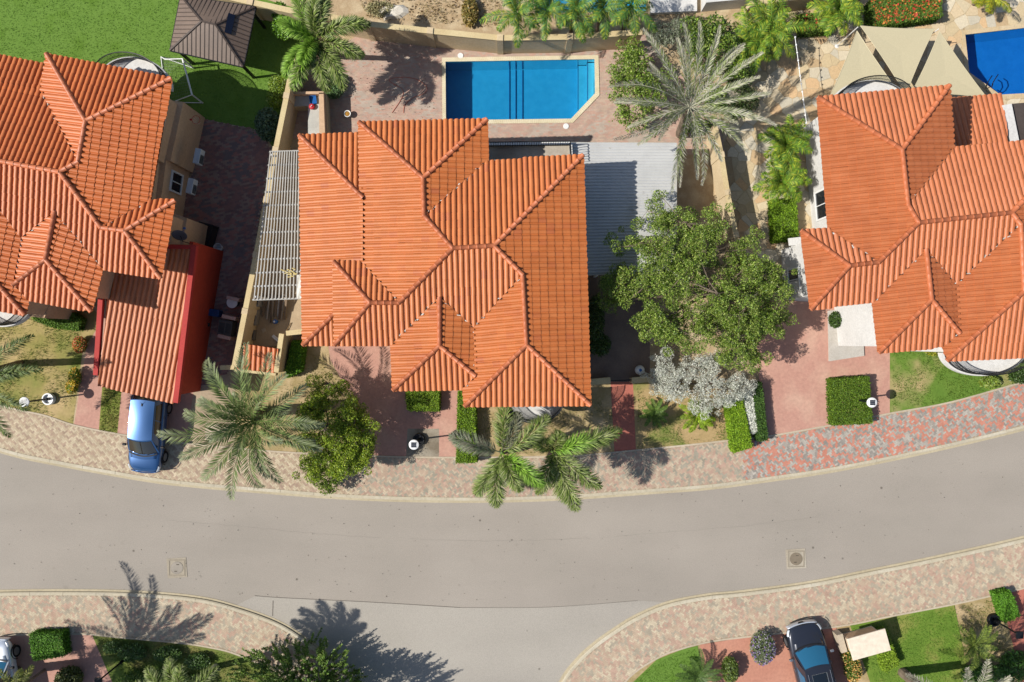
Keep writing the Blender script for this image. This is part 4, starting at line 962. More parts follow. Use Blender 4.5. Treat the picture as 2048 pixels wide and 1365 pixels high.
tag(obj('dry_palm_leaf', mb, mat('dry_leaf', C(226,206,140), None, 3, .9)), 'pale yellow dry palm leaf lying on the white pergola', 'leaf')
bc = thing('outdoor_counter', 'L-shaped outdoor counter with grey worktop behind the house', 'counter', W(632,235,0)); zc = .95
L_ = [(584,189),(651,187),(655,300),(618,300),(617,212),(583,213)]
mb = MB(); mb.prism([tuple(W(*p,zc)[:2]) for p in L_], -.05, zc-.06); obj('base', mb, M_cream, bc)
mb = MB(); mb.prism([tuple(W(*p,zc)[:2]) for p in ((588,193),(640,193),(641,300),(616,300),(616,212),(588,213))], zc-.06, zc); obj('worktop', mb, mat('worktop', C(212,210,200), C(190,188,180), 3, .6), bc)
mb = MB(); mb.prism([tuple(W(*p,zc)[:2]) for p in ((641,190),(650,190),(654,300),(642,300))], zc-.06, zc+.35); mb.prism([tuple(W(*p,zc)[:2]) for p in ((584,188),(650,187),(650,192),(584,193))], zc-.06, zc+.35); obj('upstand', mb, M_beige, bc)
mb = MB(); q = W(627,201,zc); ty = thing('plastic_tray', 'bright blue plastic tray on the outdoor counter', 'tray', q, .15)
mb.box((0,0,.02), (.38,.48,.04)); 
for dx, dy, w_, h_ in ((.19,0,.03,.48),(-.19,0,.03,.48),(0,.24,.38,.03),(0,-.24,.38,.03)): mb.box((dx,dy,.07), (w_,h_,.12))
obj('tray_body', mb, mat('blue_plastic', C(30,110,190), None, 3, .4), ty, local=True, bevel=.02)
pt_ = thing('round_pot', 'red pot with lid on the outdoor counter', 'pot', W(625,215,zc)); mb = MB(); mb.lathe([(.14,0),(.17,.1),(.17,.16),(.14,.2),(.03,.22),(.03,.26)], 18); obj('pot_body', mb, mat('red_pot', C(214,52,60), None, 3, .4), pt_, local=True)
mb = MB(); mb.box((0,0,.27), (.12,.03,.02), .8); obj('handle', mb, M_whitemetal, pt_, local=True)
pp_ = thing('planter_pot', 'white round plant pot on the patio beside the counter', 'pot', W(697,231,0)); mb = MB(); mb.lathe([(.14,0),(.19,.3),(.21,.31),(.2,.34),(.16,.32),(.15,.26),(0,.26)], 18); obj('pot_body', mb, M_whitemetal, pp_, local=True); mb = MB(); mb.lathe([(.15,.27),(.1,.3),(0,.31)], 12); obj('soil', mb, mat('ochre_soil', C(190,140,60), None, 5, .9), pp_, local=True)
def scrap(name, px, py, z, dims, rz, c, label, cat, n=1):
    t = thing(name, label, cat, W(px, py, 0), rz); mb = MB(); mb.box((0,0,z+dims[2]/2), dims); obj('box_body', mb, mat(name+str(px), C(*c), None, 3, .7), t, local=True, bevel=.02)
    mb = MB(); mb.box((0,0,z+dims[2]+.012), (dims[0]*.8, dims[1]*.8, .02)); obj('lid', mb, mat(name+str(px)+'l', C(*[min(255,x+14) for x in c]), None, 3, .7), t, local=True)
    mb = MB(); mb.box((dims[0]*.3,0,z+dims[2]+.03), (.05, dims[1]*.5, .02)); obj('latch', mb, M_iron, t, local=True)
scrap('storage_chest', 511, 635, 0, (.55,.95,.55), -.18, (150,144,138), 'long grey storage chest in the service yard', 'chest')
scrap('storage_crate', 505, 670, 0, (.5,.6,.4), -.1, (128,124,118), 'smaller grey crate in front of the grey chest', 'crate')
scrap('storage_crate', 520, 606, 0, (.3,.5,.7), -.1, (176,174,172), 'pale upright crate under the pergola end', 'crate')
ORD = ['leftmost','second','third','fourth','fifth','sixth','seventh','eighth','rightmost']
for i in range(9):
    mb = MB(); x = 530+5.2*i+random.uniform(-1.5,1.5); mb.beam(W(x+3,590,.35+.03*i), W(x-2+random.uniform(-3,3),640+random.uniform(-8,6),.08), random.uniform(.07,.13), .04)
    tag(obj('timber_plank', mb, mat('old_timber'+str(i%4), C(*[(150,128,106),(206,196,184),(120,100,84),(176,160,140)][i%4]), None, 4, .9)), f'{ORD[i]} weathered timber plank from the left, below the white pergola', 'plank', 'timber planks in the service yard')
bu = thing('water_bottle', 'blue and white plastic jug on the yard floor', 'jug', W(553,644,0)); mb = MB(); mb.lathe([(.12,0),(.13,.05),(.13,.3),(.06,.38),(.05,.42)], 14); obj('jug_body', mb, mat('jug_blue', C(50,110,200), None, 3, .4), bu, local=True); mb = MB(); mb.lathe([(.055,.42),(.055,.47),(0,.47)], 10); obj('cap', mb, M_whitemetal, bu, local=True)
mb = MB(); mb.beam(W(545,672,.06), W(557,683,.06), .14, .05); mb.beam(W(547,670,.1), W(559,680,.1), .04, .04); tag(obj('scrap_profile', mb, M_whitemetal), 'short white metal profile lying by the cream wall', 'scrap')
mb = MB(); mb.tube([W(573,662,.1), W(582,646,.06)], .025, 5); tag(obj('stick', mb, mat('stick', C(150,120,84), None, 5, .9)), 'thin wooden stick lying in the sunny yard corner', 'stick')
mb = MB(); mb.box(W(528,661,.02), (.24,.24,.05), .4); tag(obj('loose_tile', mb, M_edging), 'single loose square tile on the dark yard floor', 'tile')

# ------------------------------------------------------------------ grey corrugated patio roof
pc2 = thing('patio_roof', 'pale grey corrugated roof right of the middle house', 'roof', W(1250,420,0)); zr = 2.8
q0, q1, q2, q3 = W(1120,286,zr), W(1353,287,zr), W(1351,546,zr), W(1120,551,zr)
mb = MB(); nv = 150
mb.grid(lambda a, b: (q0.lerp(q1, a)).lerp(q3.lerp(q2, a), b)+Vector((0,0,.03*math.sin(b*nv/150*2*math.pi*42))), 1, 252); k = Nodes('grey_sheet')
cg = k.ramp(k.noise(0.5, 5, .7), [(0.4, C(220,220,218)), (0.62, C(210,210,208)), (0.75, C(186,184,180))]); sp = k.ramp(k.noise(3.2, 4, .7), [(0.62, (1,1,1,1)), (0.72, (.72,.7,.68,1))])
M_sheet = k.fin(k.mix(1, cg, sp, 'MULTIPLY'), .55, .35); obj('roof_sheet', mb, M_sheet, pc2, solid=.01)
mb = MB(); mb.beam(q1+Vector((0,0,-.04)), q2+Vector((0,0,-.04)), .08, .14); mb.beam(q2+Vector((0,0,-.04)), q3+Vector((0,0,-.04)), .08, .14); mb.beam(q0+Vector((0,0,-.05)), q1+Vector((0,0,-.05)), .08, .12); obj('edge_beam', mb, mat('sheet_edge', C(210,206,196), None, 3, .7), pc2)
for x, y in ((1345,292),(1343,540),(1200,545),(1200,290)):
    mb = MB(); p = W(x,y,zr); mb.box((p.x,p.y,zr/2-.06), (.12,.12,zr-.14)); obj('post', mb, M_whitemetal, pc2)
gl = thing('garden_globe', 'white round globe lamp on the dark side yard', 'lamp', W(1277,740,0)); mb = MB(); mb.lathe([(.08,0),(.1,.1),(.2,.16),(.27,.3),(.29,.42),(.25,.58),(.15,.68),(.05,.71)], 20); obj('globe', mb, M_whitemetal, gl, local=True, smooth=True); mb = MB(); mb.lathe([(.09,.69),(.09,.74),(.04,.76)], 12); obj('cap', mb, mat('globe_blue', C(70,120,190), None, 3, .4), gl, local=True)
hs = MB(); hs.tube([W(x,y,.025) for x,y in smooth_line([(784,226),(798,206),(806,190),(804,178),(790,170),(778,160),(800,155),(830,158),(852,172),(850,186),(826,196),(810,210),(807,226)], 5)], .015, 5); tag(obj('garden_hose', hs, mat('hose_red', C(226,124,98), None, 3, .6)), 'thin red garden hose curling over the pool patio', 'hose')
for x, y, lb in ((921,112,'white round skimmer lid beside the far pool edge'),(1132,253,'white round skimmer lid beside the near pool edge')):
    mb = MB(); p = W(x,y,0); mb.lathe([(.17,.0),(.17,.03),(.13,.036),(.12,.03),(0,.032)], 20, (p.x,p.y,0)); tag(obj('skimmer_lid', mb, M_whitemetal), lb, 'lid', 'pool skimmer lids')

# ------------------------------------------------------------------ flagstone terrace of the right lot (each stone its own piece)
TER = [(1462,60),(1640,-20),(2120,-40),(2120,70),(2150,210),(1990,205),(1900,215),(1880,300),(1620,300),(1625,490),(1560,500),(1565,570),(1505,590),(1488,470),(1465,330),(1455,240)]
TERa = [(1462,60),(1640,-20),(1926,-30),(1926,215),(1880,300),(1620,300),(1625,490),(1560,500),(1565,570),(1505,590),(1488,470),(1465,330),(1455,240)]
TERb = [(1926,-30),(2150,-40),(2150,45),(1930,70)]; TERc = [(1926,72),(1930,72),(1938,146),(2000,191),(2150,182),(2150,230),(1926,230)]
M_joint = mat('terrace_joint', C(220,202,168), C(208,188,152), 3, .95)
ter = struct('flagstone_terrace', holed_sheet(wline(TERa), [], -0.012), M_joint)
for T_ in (TERb, TERc): struct('flagstone_terrace', holed_sheet(wline(T_), [], -0.012), M_joint)
def clip_half(poly, px, py, nx, ny):
    out = []
    for i in range(len(poly)):
        a, b = poly[i], poly[(i+1) % len(poly)]; da = (a[0]-px)*nx+(a[1]-py)*ny; db = (b[0]-px)*nx+(b[1]-py)*ny
        if da <= 0: out.append(a)
        if (da < 0) != (db < 0) and abs(da-db) > 1e-9: t = da/(da-db); out.append((a[0]+(b[0]-a[0])*t, a[1]+(b[1]-a[1])*t))
    return out
_pr = wline(POOLR); wa = wline(TERa); wb_ = wline(TERb); wc_ = wline(TERc); g = .62; seeds = []
for i in range(60):
    for j in range(40):
        x, y = 12+i*g+random.uniform(-.29,.29), -0+j*g+random.uniform(-.29,.29)
        seeds.append((x, y))
SD = np.array(seeds); keep = inpoly(SD, wa) | inpoly(SD, wb_) | inpoly(SD, wc_)
SD0 = SD[keep]; cells = []
FP = [C(232,214,180)[:3], C(226,204,164)[:3], C(236,222,194)[:3], C(222,192,150)[:3], C(230,208,172)[:3], C(220,210,188)[:3], C(230,194,150)[:3]]
for sx, sy in SD0:
    d = np.hypot(SD[:, 0]-sx, SD[:, 1]-sy); nb = np.argsort(d)[1:16]; poly = [(sx-1,sy-1),(sx+1,sy-1),(sx+1,sy+1),(sx-1,sy+1)]
    for k_ in nb:
        ox, oy = SD[k_]; L = d[k_]; nx, ny = (ox-sx)/L, (oy-sy)/L; poly = clip_half(poly, (sx+ox)/2-nx*.018, (sy+oy)/2-ny*.018, nx, ny)
        if len(poly) < 3: break
    if len(poly) >= 3 and not inpoly(poly, _pr).any(): cells.append(poly)
cells.sort(key=lambda p: abs(sum(q[0] for q in p)/len(p)-15.5)); loose = MB()
for n_, poly in enumerate(cells):
    col = FP[random.randrange(7)]; j_ = 1+random.gauss(0,.06); col = tuple(x*j_ for x in col); zt_ = .004+random.uniform(0,.008)
    if n_ < 300: mb = MB(); mb.prism(poly, -.03, zt_, col); obj('stone', mb, M_flag, ter)
    else: loose.prism(poly, -.03, zt_, col)
if loose.v: o = obj('paving_stones', loose, M_flag, ter); o['kind'] = 'stuff'

# ------------------------------------------------------------------ shade sails
M_sail = colmat('sail_cloth', .85, .1, .12)
sc_ = C(222,210,174,.66)
def sail(label, pts, zs):
    A = [W(*p, z) for p, z in zip(pts, zs)]; cen = sum(A, Vector((0,0,0)))/3; t = thing('shade_sail', label, 'sail', (cen.x, cen.y, 0), 0, 'triangular shade sails')
    # edges curve inwards
    edge = []
    for i in range(3):
        a, b = A[i], A[(i+1) % 3]
        for k_ in range(10):
            s_ = k_/10; p = a.lerp(b, s_); edge.append(p+(cen-p)*(.045*4*s_*(1-s_)))
    mb = MB(); n = len(edge); mb.add([tuple(cen-Vector((0,0,.03)))]+[tuple(cen+(p-cen)*.5-Vector((0,0,.015))) for p in edge]+[tuple(p) for p in edge],
        [(0, 1+i, 1+(i+1) % n) for i in range(n)]+[(1+i, 1+n+i, 1+n+(i+1) % n, 1+(i+1) % n) for i in range(n)], sc_)
    obj('canvas', mb, M_sail, t, solid=.012)
    mb = MB(); mb.tube(edge+[edge[0]], .02, 4); obj('hem', mb, M_sailhem, t)
    return t
M_sailhem = mat('sail_hem', C(222,210,176), None, 4, .9)
sail('wide cream shade sail in the middle, next to the flower hedge', [(1721,52),(1869,58),(1812,190)], (2.5,2.5,2.4))
sail('left cream shade sail touching the curved balcony', [(1714,62),(1658,196),(1799,186)], (2.4,2.4,2.4))
sail('right cream shade sail nearest the deep blue pool', [(1879,63),(1974,196),(1824,184)], (2.5,2.4,2.4))
for x, y, lb in ((1714,56,'thin white sail post near the yellow areca palm'),(1875,60,'thin white sail post near the flower hedge')):
    p = W(x,y,2.6); mb = MB(); mb.tube([(p.x,p.y,0),(p.x,p.y,2.7)], .025, 8); mb.lathe([(.12,0),(.12,.02),(.05,.03)], 12, (p.x,p.y,0)); tag(obj('sail_post', mb, M_whitemetal), lb, 'post', 'shade sail posts')
mb = MB(); mb.tube([W(x,y,z) for x,y,z in ((1590,74,2.4),(1595,110,2.2),(1600,150,2.15),(1607,200,2.3),(1613,246,2.9))], .02, 4)
for i in range(12): t_ = i/11; mb.lathe([(.0,-.1),(.05,-.06),(.05,-.02),(.015,0)], 6, W(1591+22*t_,74+172*t_,2.25+.3*abs(t_-.5)))
tag(obj('light_string', mb, M_whitemetal), 'thin string of white bulbs over the flagstone terrace', 'lights')

# ------------------------------------------------------------------ garden lamps: post, disc head, solar panel, ring planter
def lamp(px, py, label, ring=True, h=2.25, square=False, dark=False):
    t = thing('street_lamp', label, 'lamp', W(px, py, 0), 0, 'solar street lamps'); 
    if ring:
        mb = MB(); mb.lathe([(.36,0),(.36,.22),(.34,.25),(.28,.25),(.27,.1),(.1,.08)], 24); obj('base_ring', mb, M_iron if square or dark else M_whitemetal, t, local=True)
    mb = MB(); mb.lathe([(.09,0),(.09,.3),(.055,.35),(.045,h-.1),(.12,h-.06),(.12,h)], 12); obj('pole', mb, M_iron, t, local=True)
    if square:
        mb = MB(); mb.box((0,0,h+.05), (.4,.4,.1)); obj('head', mb, M_iron, t, local=True, bevel=.02)
    else:
        mb = MB(); mb.lathe([(.1,h-.06),(.26,h),(.29,h+.04),(.28,h+.1),(.2,h+.13),(0,h+.135)], 24); hd = obj('head', mb, M_whitemetal, t, local=True, smooth=False)
        mb = MB()
        for i in range(3):
            for j in range(3): mb.box((-.1+.1*i,-.1+.1*j,h+.142), (.092,.092,.012), 0)
        obj('solar_panel', mb, mat('solar_cell', C(44,50,62), C(60,66,78), 6, .3, .5), hd, local=True)
    return t
lamp(100, 798, 'white disc solar lamp leaning left over the dry lawn at the left edge'); lamp(838, 879, 'white disc solar lamp in the small grey bed beside the drive', dark=True); lamp(1706, 799, 'white disc solar lamp rising from the square clipped hedge', False)
lamp(246, 1322, 'black square headed lamp in the dark bed at the bottom left', False, 2.6, True); lamp(1985, 1239, 'ringed lamp beside the sago palm at the bottom right', True, 2.3, True)
# ------------------------------------------------------------------ cars
M_tyre = mat('tyre', C(34,34,36), None, 5, .9); M_rim = mat('rim_alloy', C(170,172,176), None, 5, .35, .5, metal=.6); M_blackpl = mat('black_plastic', C(30,30,33), None, 6, .6)
M_head = glassy('headlight', C(220,226,232), .1); M_chrome = mat('chrome', C(206,210,216), None, 6, .2, .6, metal=.8); M_tail = glassy('tail_light', C(150,20,20), .2)
def car(label, loc, rz, L, Wd, Ht, paint, glass, hood=None, bumper=None, sunroof=False, rails=False, seats=True):
    t = thing('parked_car', label, 'car', loc, rz, 'parked cars'); h = L/2; w = Wd/2
    st = [(-1.0,.80,.48,.92),(-.965,.93,.36,1.04),(-.80,1.0,.30,1.10),(-.3,1.0,.28,1.08),(.36,1.0,.28,1.06),(.56,.985,.28,1.03),(.78,.94,.30,.97),(.90,.845,.34,.88),(.97,.66,.42,.74)]
    vs = []; fs = []; R_ = 12
    for x, k, zb, z in st:
        a = w*k
        half = [(0,zb),(a*.8,zb),(a,zb+.2),(a*1.0,z-.28),(a*.96,z-.06),(a*.74,z),(0,z+.035)]
        ring = [(y,zz) for y,zz in half]+[(-y,zz) for y,zz in half[-2:0:-1]]
        vs += [(x*h, y, zz) for y, zz in ring]
    for i in range(len(st)-1):
        for k in range(R_): fs.append((i*R_+k, i*R_+(k+1)%R_, (i+1)*R_+(k+1)%R_, (i+1)*R_+k))
    fs.append(tuple(range(R_))); fs.append(tuple((len(st)-1)*R_+k for k in range(R_))[::-1])
    mb = MB().add(vs, fs); body = obj('body', mb, paint, t, local=True, smooth=True, subsurf=2)
    zb, zt = 1.03, Ht; xfb, xft, xrb, xrt = .44*h, .10*h, -.95*h, -.82*h; wb, wt = w*.90, w*.70
    lp = lambda a, b, s: a+(b-a)*s
    front = lambda y, s, o=0: (lp(xfb,xft,s)+.24*(1-y*y)*(1-.55*s)+o, y*lp(wb,wt,s), lp(zb,zt,s)+.03*s*(1-y*y)+o*.7)
    rear = lambda y, s, o=0: (lp(xrb,xrt,s)-.06*(1-y*y)-o, y*lp(wb,wt,s), lp(zb,zt,s)+.03*s*(1-y*y)+o*.3)
    side = lambda u, s, q, o=0: (lp(lp(xrb,xrt,s), lp(xfb,xft,s), u), q*(lp(wb,wt,s)+.05*math.sin(math.pi*s)+o), lp(zb,zt,s)+o*.4)
    cab = MB(); cab.grid(lambda a, b: front(a*2-1, b), 10, 4); cab.grid(lambda a, b: rear(1-a*2, b), 10, 4); cab.grid(lambda a, b: side(1-a, b, 1), 6, 4); cab.grid(lambda a, b: side(a, b, -1), 6, 4)
    def rf(a, b, o=0):
        y = b*2-1; x0 = rear(y, 1)[0]; x1 = front(y, 1)[0]; return (lp(x0, x1, a), y*wt, zt+.03*(1-y*y)+.05*math.sin(math.pi*a)*(1-y*y*.6)+o)
    cab.grid(lambda a, b: rf(a, b), 10, 10); cb = obj('cabin', cab, paint, t, local=True, smooth=True)
    ws = MB(); ws.grid(lambda a, b: front((a*2-1)*.90, .06+.86*b, .012), 10, 4); obj('windscreen', ws, glass, t, local=True, smooth=True)
    ws = MB(); ws.grid(lambda a, b: rear((1-a*2)*.86, .2+.68*b, .012), 10, 4); obj('rear_window', ws, glass, t, local=True, smooth=True)
    for q in (1, -1):
        for u0, u1 in ((.12,.46),(.49,.80)):
            ws = MB(); ws.grid((lambda a, b: side(u1-(u1-u0)*a, .12+.72*b, q, .012)) if q > 0 else (lambda a, b: side(u0+(u1-u0)*a, .12+.72*b, q, .012)), 4, 3); obj('side_window', ws, glass, t, local=True, smooth=True)
        mr = MB(); mr.box((xfb-.32, q*(w+.12), 1.12), (.14,.22,.16)); obj('mirror', mr, M_blackpl if not sunroof else M_chrome, t, local=True, bevel=.04)
        hl2 = MB(); hl2.grid(lambda a, b: (h*(.80+.135*a), q*w*(.955-.12*a*a-.10*b), .84-.02*a+.075*b-.05*a), 6, 3); obj('headlight', hl2, M_head, t, local=True, smooth=True, solid=.02)
        tl = MB(); tl.box((-h*.955, q*w*.80, .98), (.1,.22,.3)); obj('tail_light', tl, M_tail, t, local=True, bevel=.03)
        for xw in (.60, -.62):
            wm = MB(); ring = []; prof = [(.24,-.1),(.33,-.12),(.36,-.06),(.36,.06),(.33,.12),(.24,.1)]; sg = 22
            for r_, y in prof:
                for k in range(sg): a = 2*math.pi*k/sg; ring.append((xw*h+r_*math.cos(a), q*(w-.11)+y, .36+r_*math.sin(a)))
            wm.add(ring, [(i*sg+k, i*sg+(k+1)%sg, ((i+1)%6)*sg+(k+1)%sg, ((i+1)%6)*sg+k) for i in range(6) for k in range(sg)]); wo = obj('wheel', wm, M_tyre, t, local=True, smooth=True)
            rm_ = MB(); rm_.tube([(xw*h, q*(w-.02), .36), (xw*h, q*(w-.12), .36)], .23, 16); obj('rim', rm_, M_rim, wo, local=True)
            ar = MB(); ar.tube([(xw*h+.43*math.cos(a), q*(w-.03), .38+.43*math.sin(a)) for a in [math.pi*i/14 for i in range(15)]], .03, 6); obj('wheel_arch', ar, M_blackpl, t, local=True)
        if rails:
            rr = MB(); rr.tube([rf(.06+.86*a, .5+q*.42, .045) for a in [i/8 for i in range(9)]], .02, 5); obj('roof_rail', rr, M_chrome if sunroof else paint, t, local=True)
        dh = MB()
        for x in (.02, -.42): dh.box((x*h, q*(w*.985), .92), (.2,.03,.035))
        obj('door_handle', dh, M_chrome, t, local=True)
    zt_ = lambda x: 1.06-.0  # bonnet panel
    hp = MB(); hp.grid(lambda a, b: (h*(.44+.43*a)+.0, (b*2-1)*w*(.80-.10*a), 1.105-.19*a**1.7-.05*(2*b-1)**2-.045*a*(1-0)+.0), 8, 8)
    obj('bonnet', hp, hood or paint, t, local=True, smooth=True, solid=.02)
    for s_ in (-.35,.25):
        wp = MB(); wp.tube([front(s_, .05, .03), front(s_+.5, .10, .03)], .014, 4); obj('wiper', wp, M_blackpl, t, local=True)
    cw = MB(); cw.grid(lambda a, b: (front((a*2-1)*.92, 0)[0]+.02+.07*b, (a*2-1)*wb*.92, 1.085-.01*b), 10, 2); obj('cowl', cw, M_blackpl, t, local=True, solid=.02)
    bm = MB(); bm.grid(lambda a, b: (h*(.94+.05*(1-(2*a-1)**2))+.02*b, (2*a-1)*w*.80, .74-.34*b), 10, 4); obj('bumper', bm, bumper or paint, t, local=True, smooth=True, solid=.05)
    gr = MB(); gr.grid(lambda a, b: (h*(.965+.04*(1-(2*a-1)**2)), (2*a-1)*w*.42, .70-.2*b), 8, 2); obj('grille', gr, M_blackpl, t, local=True, solid=.03)
    if sunroof:
        sr = MB(); pts = [rf(a, b, .018) for a, b in ((.42,.22),(.86,.22),(.86,.78),(.42,.78),(.42,.22))]; sr.tube(pts, .016, 4); obj('sunroof_trim', sr, M_chrome, t, local=True)
        sg_ = MB(); sg_.grid(lambda a, b: rf(.43+.42*a, .23+.54*b, .012), 6, 6); obj('sunroof', sg_, M_darkglass, t, local=True, smooth=True)
    an = MB(); p = rf(.12,.5); an.tube([p, (p[0]-.16, p[1], p[2]+.16)], .012, 4); an.box((p[0],p[1],p[2]+.01), (.16,.06,.05)); obj('aerial', an, M_blackpl, t, local=True)
    return t
blue = carpaint('blue_metallic', C(56,106,166,.52), .5); black = carpaint('black_metallic', C(46,50,62,.7), .3); silver = carpaint('silver_paint', C(206,214,226,.75), .3)
gl_d = glassy('windscreen_dark', C(46,42,38), .06); gl_b = glassy('windscreen_blue', C(44,110,146), .05)
p0 = W(291,946,.6); dv = Vector((-.085,-1,0)).normalized(); car('metallic blue car backed under the red carport', (p0.x-dv.x*2.4, p0.y-dv.y*2.4, 0.0), math.atan2(dv.y, dv.x), 4.75, 2.0, 1.66, blue, gl_d, rails=False)
p0 = W(1602,1246,.6); dv = Vector((-.24,1,0)).normalized(); car('black car with silver nose and sunroof at the bottom right', (p0.x-dv.x*2.55, p0.y-dv.y*2.55, 0.0), math.atan2(dv.y, dv.x), 5.1, 2.2, 1.72, black, gl_b, bumper=silver, sunroof=True, rails=True)
p0 = W(-10,1278,.6); dv = Vector((-.16,1,0)).normalized(); car('silver white car cut off by the bottom left corner', (p0.x-dv.x*2.4, p0.y-dv.y*2.4, 0.0), math.atan2(dv.y, dv.x), 4.7, 2.0, 1.6, silver, gl_b)
# utility cabinet on the south pavement edge
ub = thing('utility_cabinet', 'tall beige cabinet beside the black car', 'cabinet', W(1715,1270,0), .27); mb = MB(); mb.box((0,-.08,.68), (1.9,.8,1.36)); obj('cabinet_body', mb, mat('cabinet_beige', C(236,216,190,.66), None, 2, .8), ub, local=True, bevel=.02)
mb = MB(); mb.box((0,0,1.40), (2.28,1.3,.09)); obj('cabinet_top', mb, mat('cabinet_top', C(246,230,208,.68), C(242,226,204,.68), .6, .8), ub, local=True, bevel=.015)
mb = MB(); mb.box((0,.33,.7), (1.7,.02,1.1)); obj('door', mb, M_beige, ub, local=True)
mb = MB(); mb.box((-1.25,.1,.35), (.35,1.1,.7)); obj('side_plinth', mb, M_edging, ub, local=True)

# ------------------------------------------------------------------ foliage
def leaf_quads(P, size, up=0.5, cols=None, jit=.22, aspect=.5, rng=RNG):
    """P (n,3) leaf centres -> folded little leaves"""
    n = len(P); N = rng.normal(0, 1, (n, 3)); N[:, 2] = np.abs(N[:, 2])+up; N /= np.linalg.norm(N, axis=1)[:, None]
    A = np.cross(N, rng.normal(0, 1, (n, 3))); A /= np.linalg.norm(A, axis=1)[:, None]+1e-9; Bv = np.cross(N, A)
    s = size*(1+rng.normal(0, .25, (n, 1))); V = np.stack([P-A*s, P+Bv*s*aspect+N*s*.12, P+A*s, P-Bv*s*aspect+N*s*.12], 1).reshape(-1, 3)
    F = np.arange(4*n).reshape(n, 4); ci = rng.integers(0, len(cols), n); c = np.array([x[:3] for x in cols])[ci]*(1+rng.normal(0, jit, (n, 1))); c = np.clip(c, .003, 1)
    return V, F, np.repeat(c, 4, axis=0)
class LB:
    def __init__(s): s.V = []; s.F = []; s.C = []; s.n = 0
    def add(s, V, F, C_): s.V.append(V); s.F.append(F+s.n); s.C.append(C_); s.n += len(V); return s
    def build(s, name, m, parent=None): return npobj(name, np.concatenate(s.V), np.concatenate(s.F), m, parent, np.concatenate(s.C))
def ball(n, c, r, rng=RNG, shell=.55):
    d = rng.normal(0, 1, (n, 3)); d /= np.linalg.norm(d, axis=1)[:, None]; rr = (shell+(1-shell)*rng.random((n, 1)))**.6
    return np.array(c)+d*rr*np.array(r)
G_DARK = [C(64,92,34), C(78,108,40), C(92,122,48)]; G_MID = [C(138,170,58), C(156,188,66), C(108,142,44), C(182,202,96)]
G_LIME = [C(140,170,30), C(158,186,40), C(120,150,30)]; G_SILV = [C(226,228,214,.85), C(214,216,202,.85), C(236,236,226,.85), C(190,196,178,.85)]
G_YEL = [C(196,190,40), C(170,176,50), C(140,160,50)]; G_RED = [C(226,110,60), C(222,80,60), C(230,150,70)]
def tree(name, label, base_px, outline_px, zlo, zhi, clumps, per, leaf, cols, seed, cat='tree', cr=(.45,.8), trunk_r=.16, bark=None, group=None, sub_n=1, spread=.3):
    rg = np.random.default_rng(seed); rnd = random.Random(seed); b = W(*base_px, 0); t = thing(name, label, cat, b, 0, group)
    ox = [p[0] for p in outline_px]; oy = [p[1] for p in outline_px]; pts = []
    cxp = sum(ox)/len(ox); cyp = sum(oy)/len(oy); R = max(math.hypot(x-cxp, y-cyp) for x, y in outline_px); tips = []; own = {}
    while len(pts) < clumps:
        q = (rnd.uniform(min(ox), max(ox)), rnd.uniform(min(oy), max(oy)))
        if inpoly([q], outline_px)[0]:
            dd = math.hypot(q[0]-cxp, q[1]-cyp)/R; z = zlo+(zhi-zlo)*(1-.75*dd**1.6)*rnd.uniform(.4,1.0); c0 = W(q[0], q[1], z); tips.append(c0)
            for _ in range(sub_n):      # several sprays to each branch tip, with air between the tips
                own[len(pts)] = c0; pts.append(c0+Vector((rnd.gauss(0,spread), rnd.gauss(0,spread), rnd.gauss(0,spread*.5))))
    tr = MB(); top = b+Vector((0,0,zlo*.75)); tr.tube([b-Vector((0,0,.15)), b+Vector((.05,.03,zlo*.4)), top], [trunk_r*1.3, trunk_r, trunk_r*.85], 8); obj('trunk', tr, bark or M_bark, t)
    lm = MB(); mains = []
    for k in range(9):
        p = tips[rnd.randrange(len(tips))]; mid = top.lerp(p, .55)+Vector((rnd.gauss(0,.15), rnd.gauss(0,.15), .25)); lm.tube([top-Vector((0,0,.1)), mid, p], [trunk_r*.6, trunk_r*.35, .03], 6, False); mains += [mid, p]
    for p in tips:
        m_ = min(mains, key=lambda q: (q-p).length); mm = m_.lerp(p, .5)+Vector((rnd.gauss(0,.08), rnd.gauss(0,.08), -.1)); lm.tube([m_, mm, p], [.04, .025, .012], 4, False)
    for i, p in enumerate(pts):
        if own[i] is not p: lm.tube([own[i], p+Vector((0,0,.08))], [.012, .006], 3, False)
    obj('limbs', lm, bark or M_bark, t)
    lb = LB()
    for p in pts:
        r_ = rnd.uniform(*cr); P = ball(int(per*r_*r_/.4), p, (r_, r_, r_*.6), rg)
        # little sprigs make the outline ragged
        k = max(1, len(P)//60); sp = P[rg.integers(0, len(P), k)]; dirs = sp-np.array(p); dirs /= np.linalg.norm(dirs, axis=1)[:, None]+1e-6
        Q = np.concatenate([P]+[sp+dirs*r_*a+rg.normal(0,.03,sp.shape) for a in (.15,.3,.45,.6)]); lb.add(*leaf_quads(Q, leaf, .15, cols, .25, .5, rg))
    lb.build('crown', M_leaf, t); return t
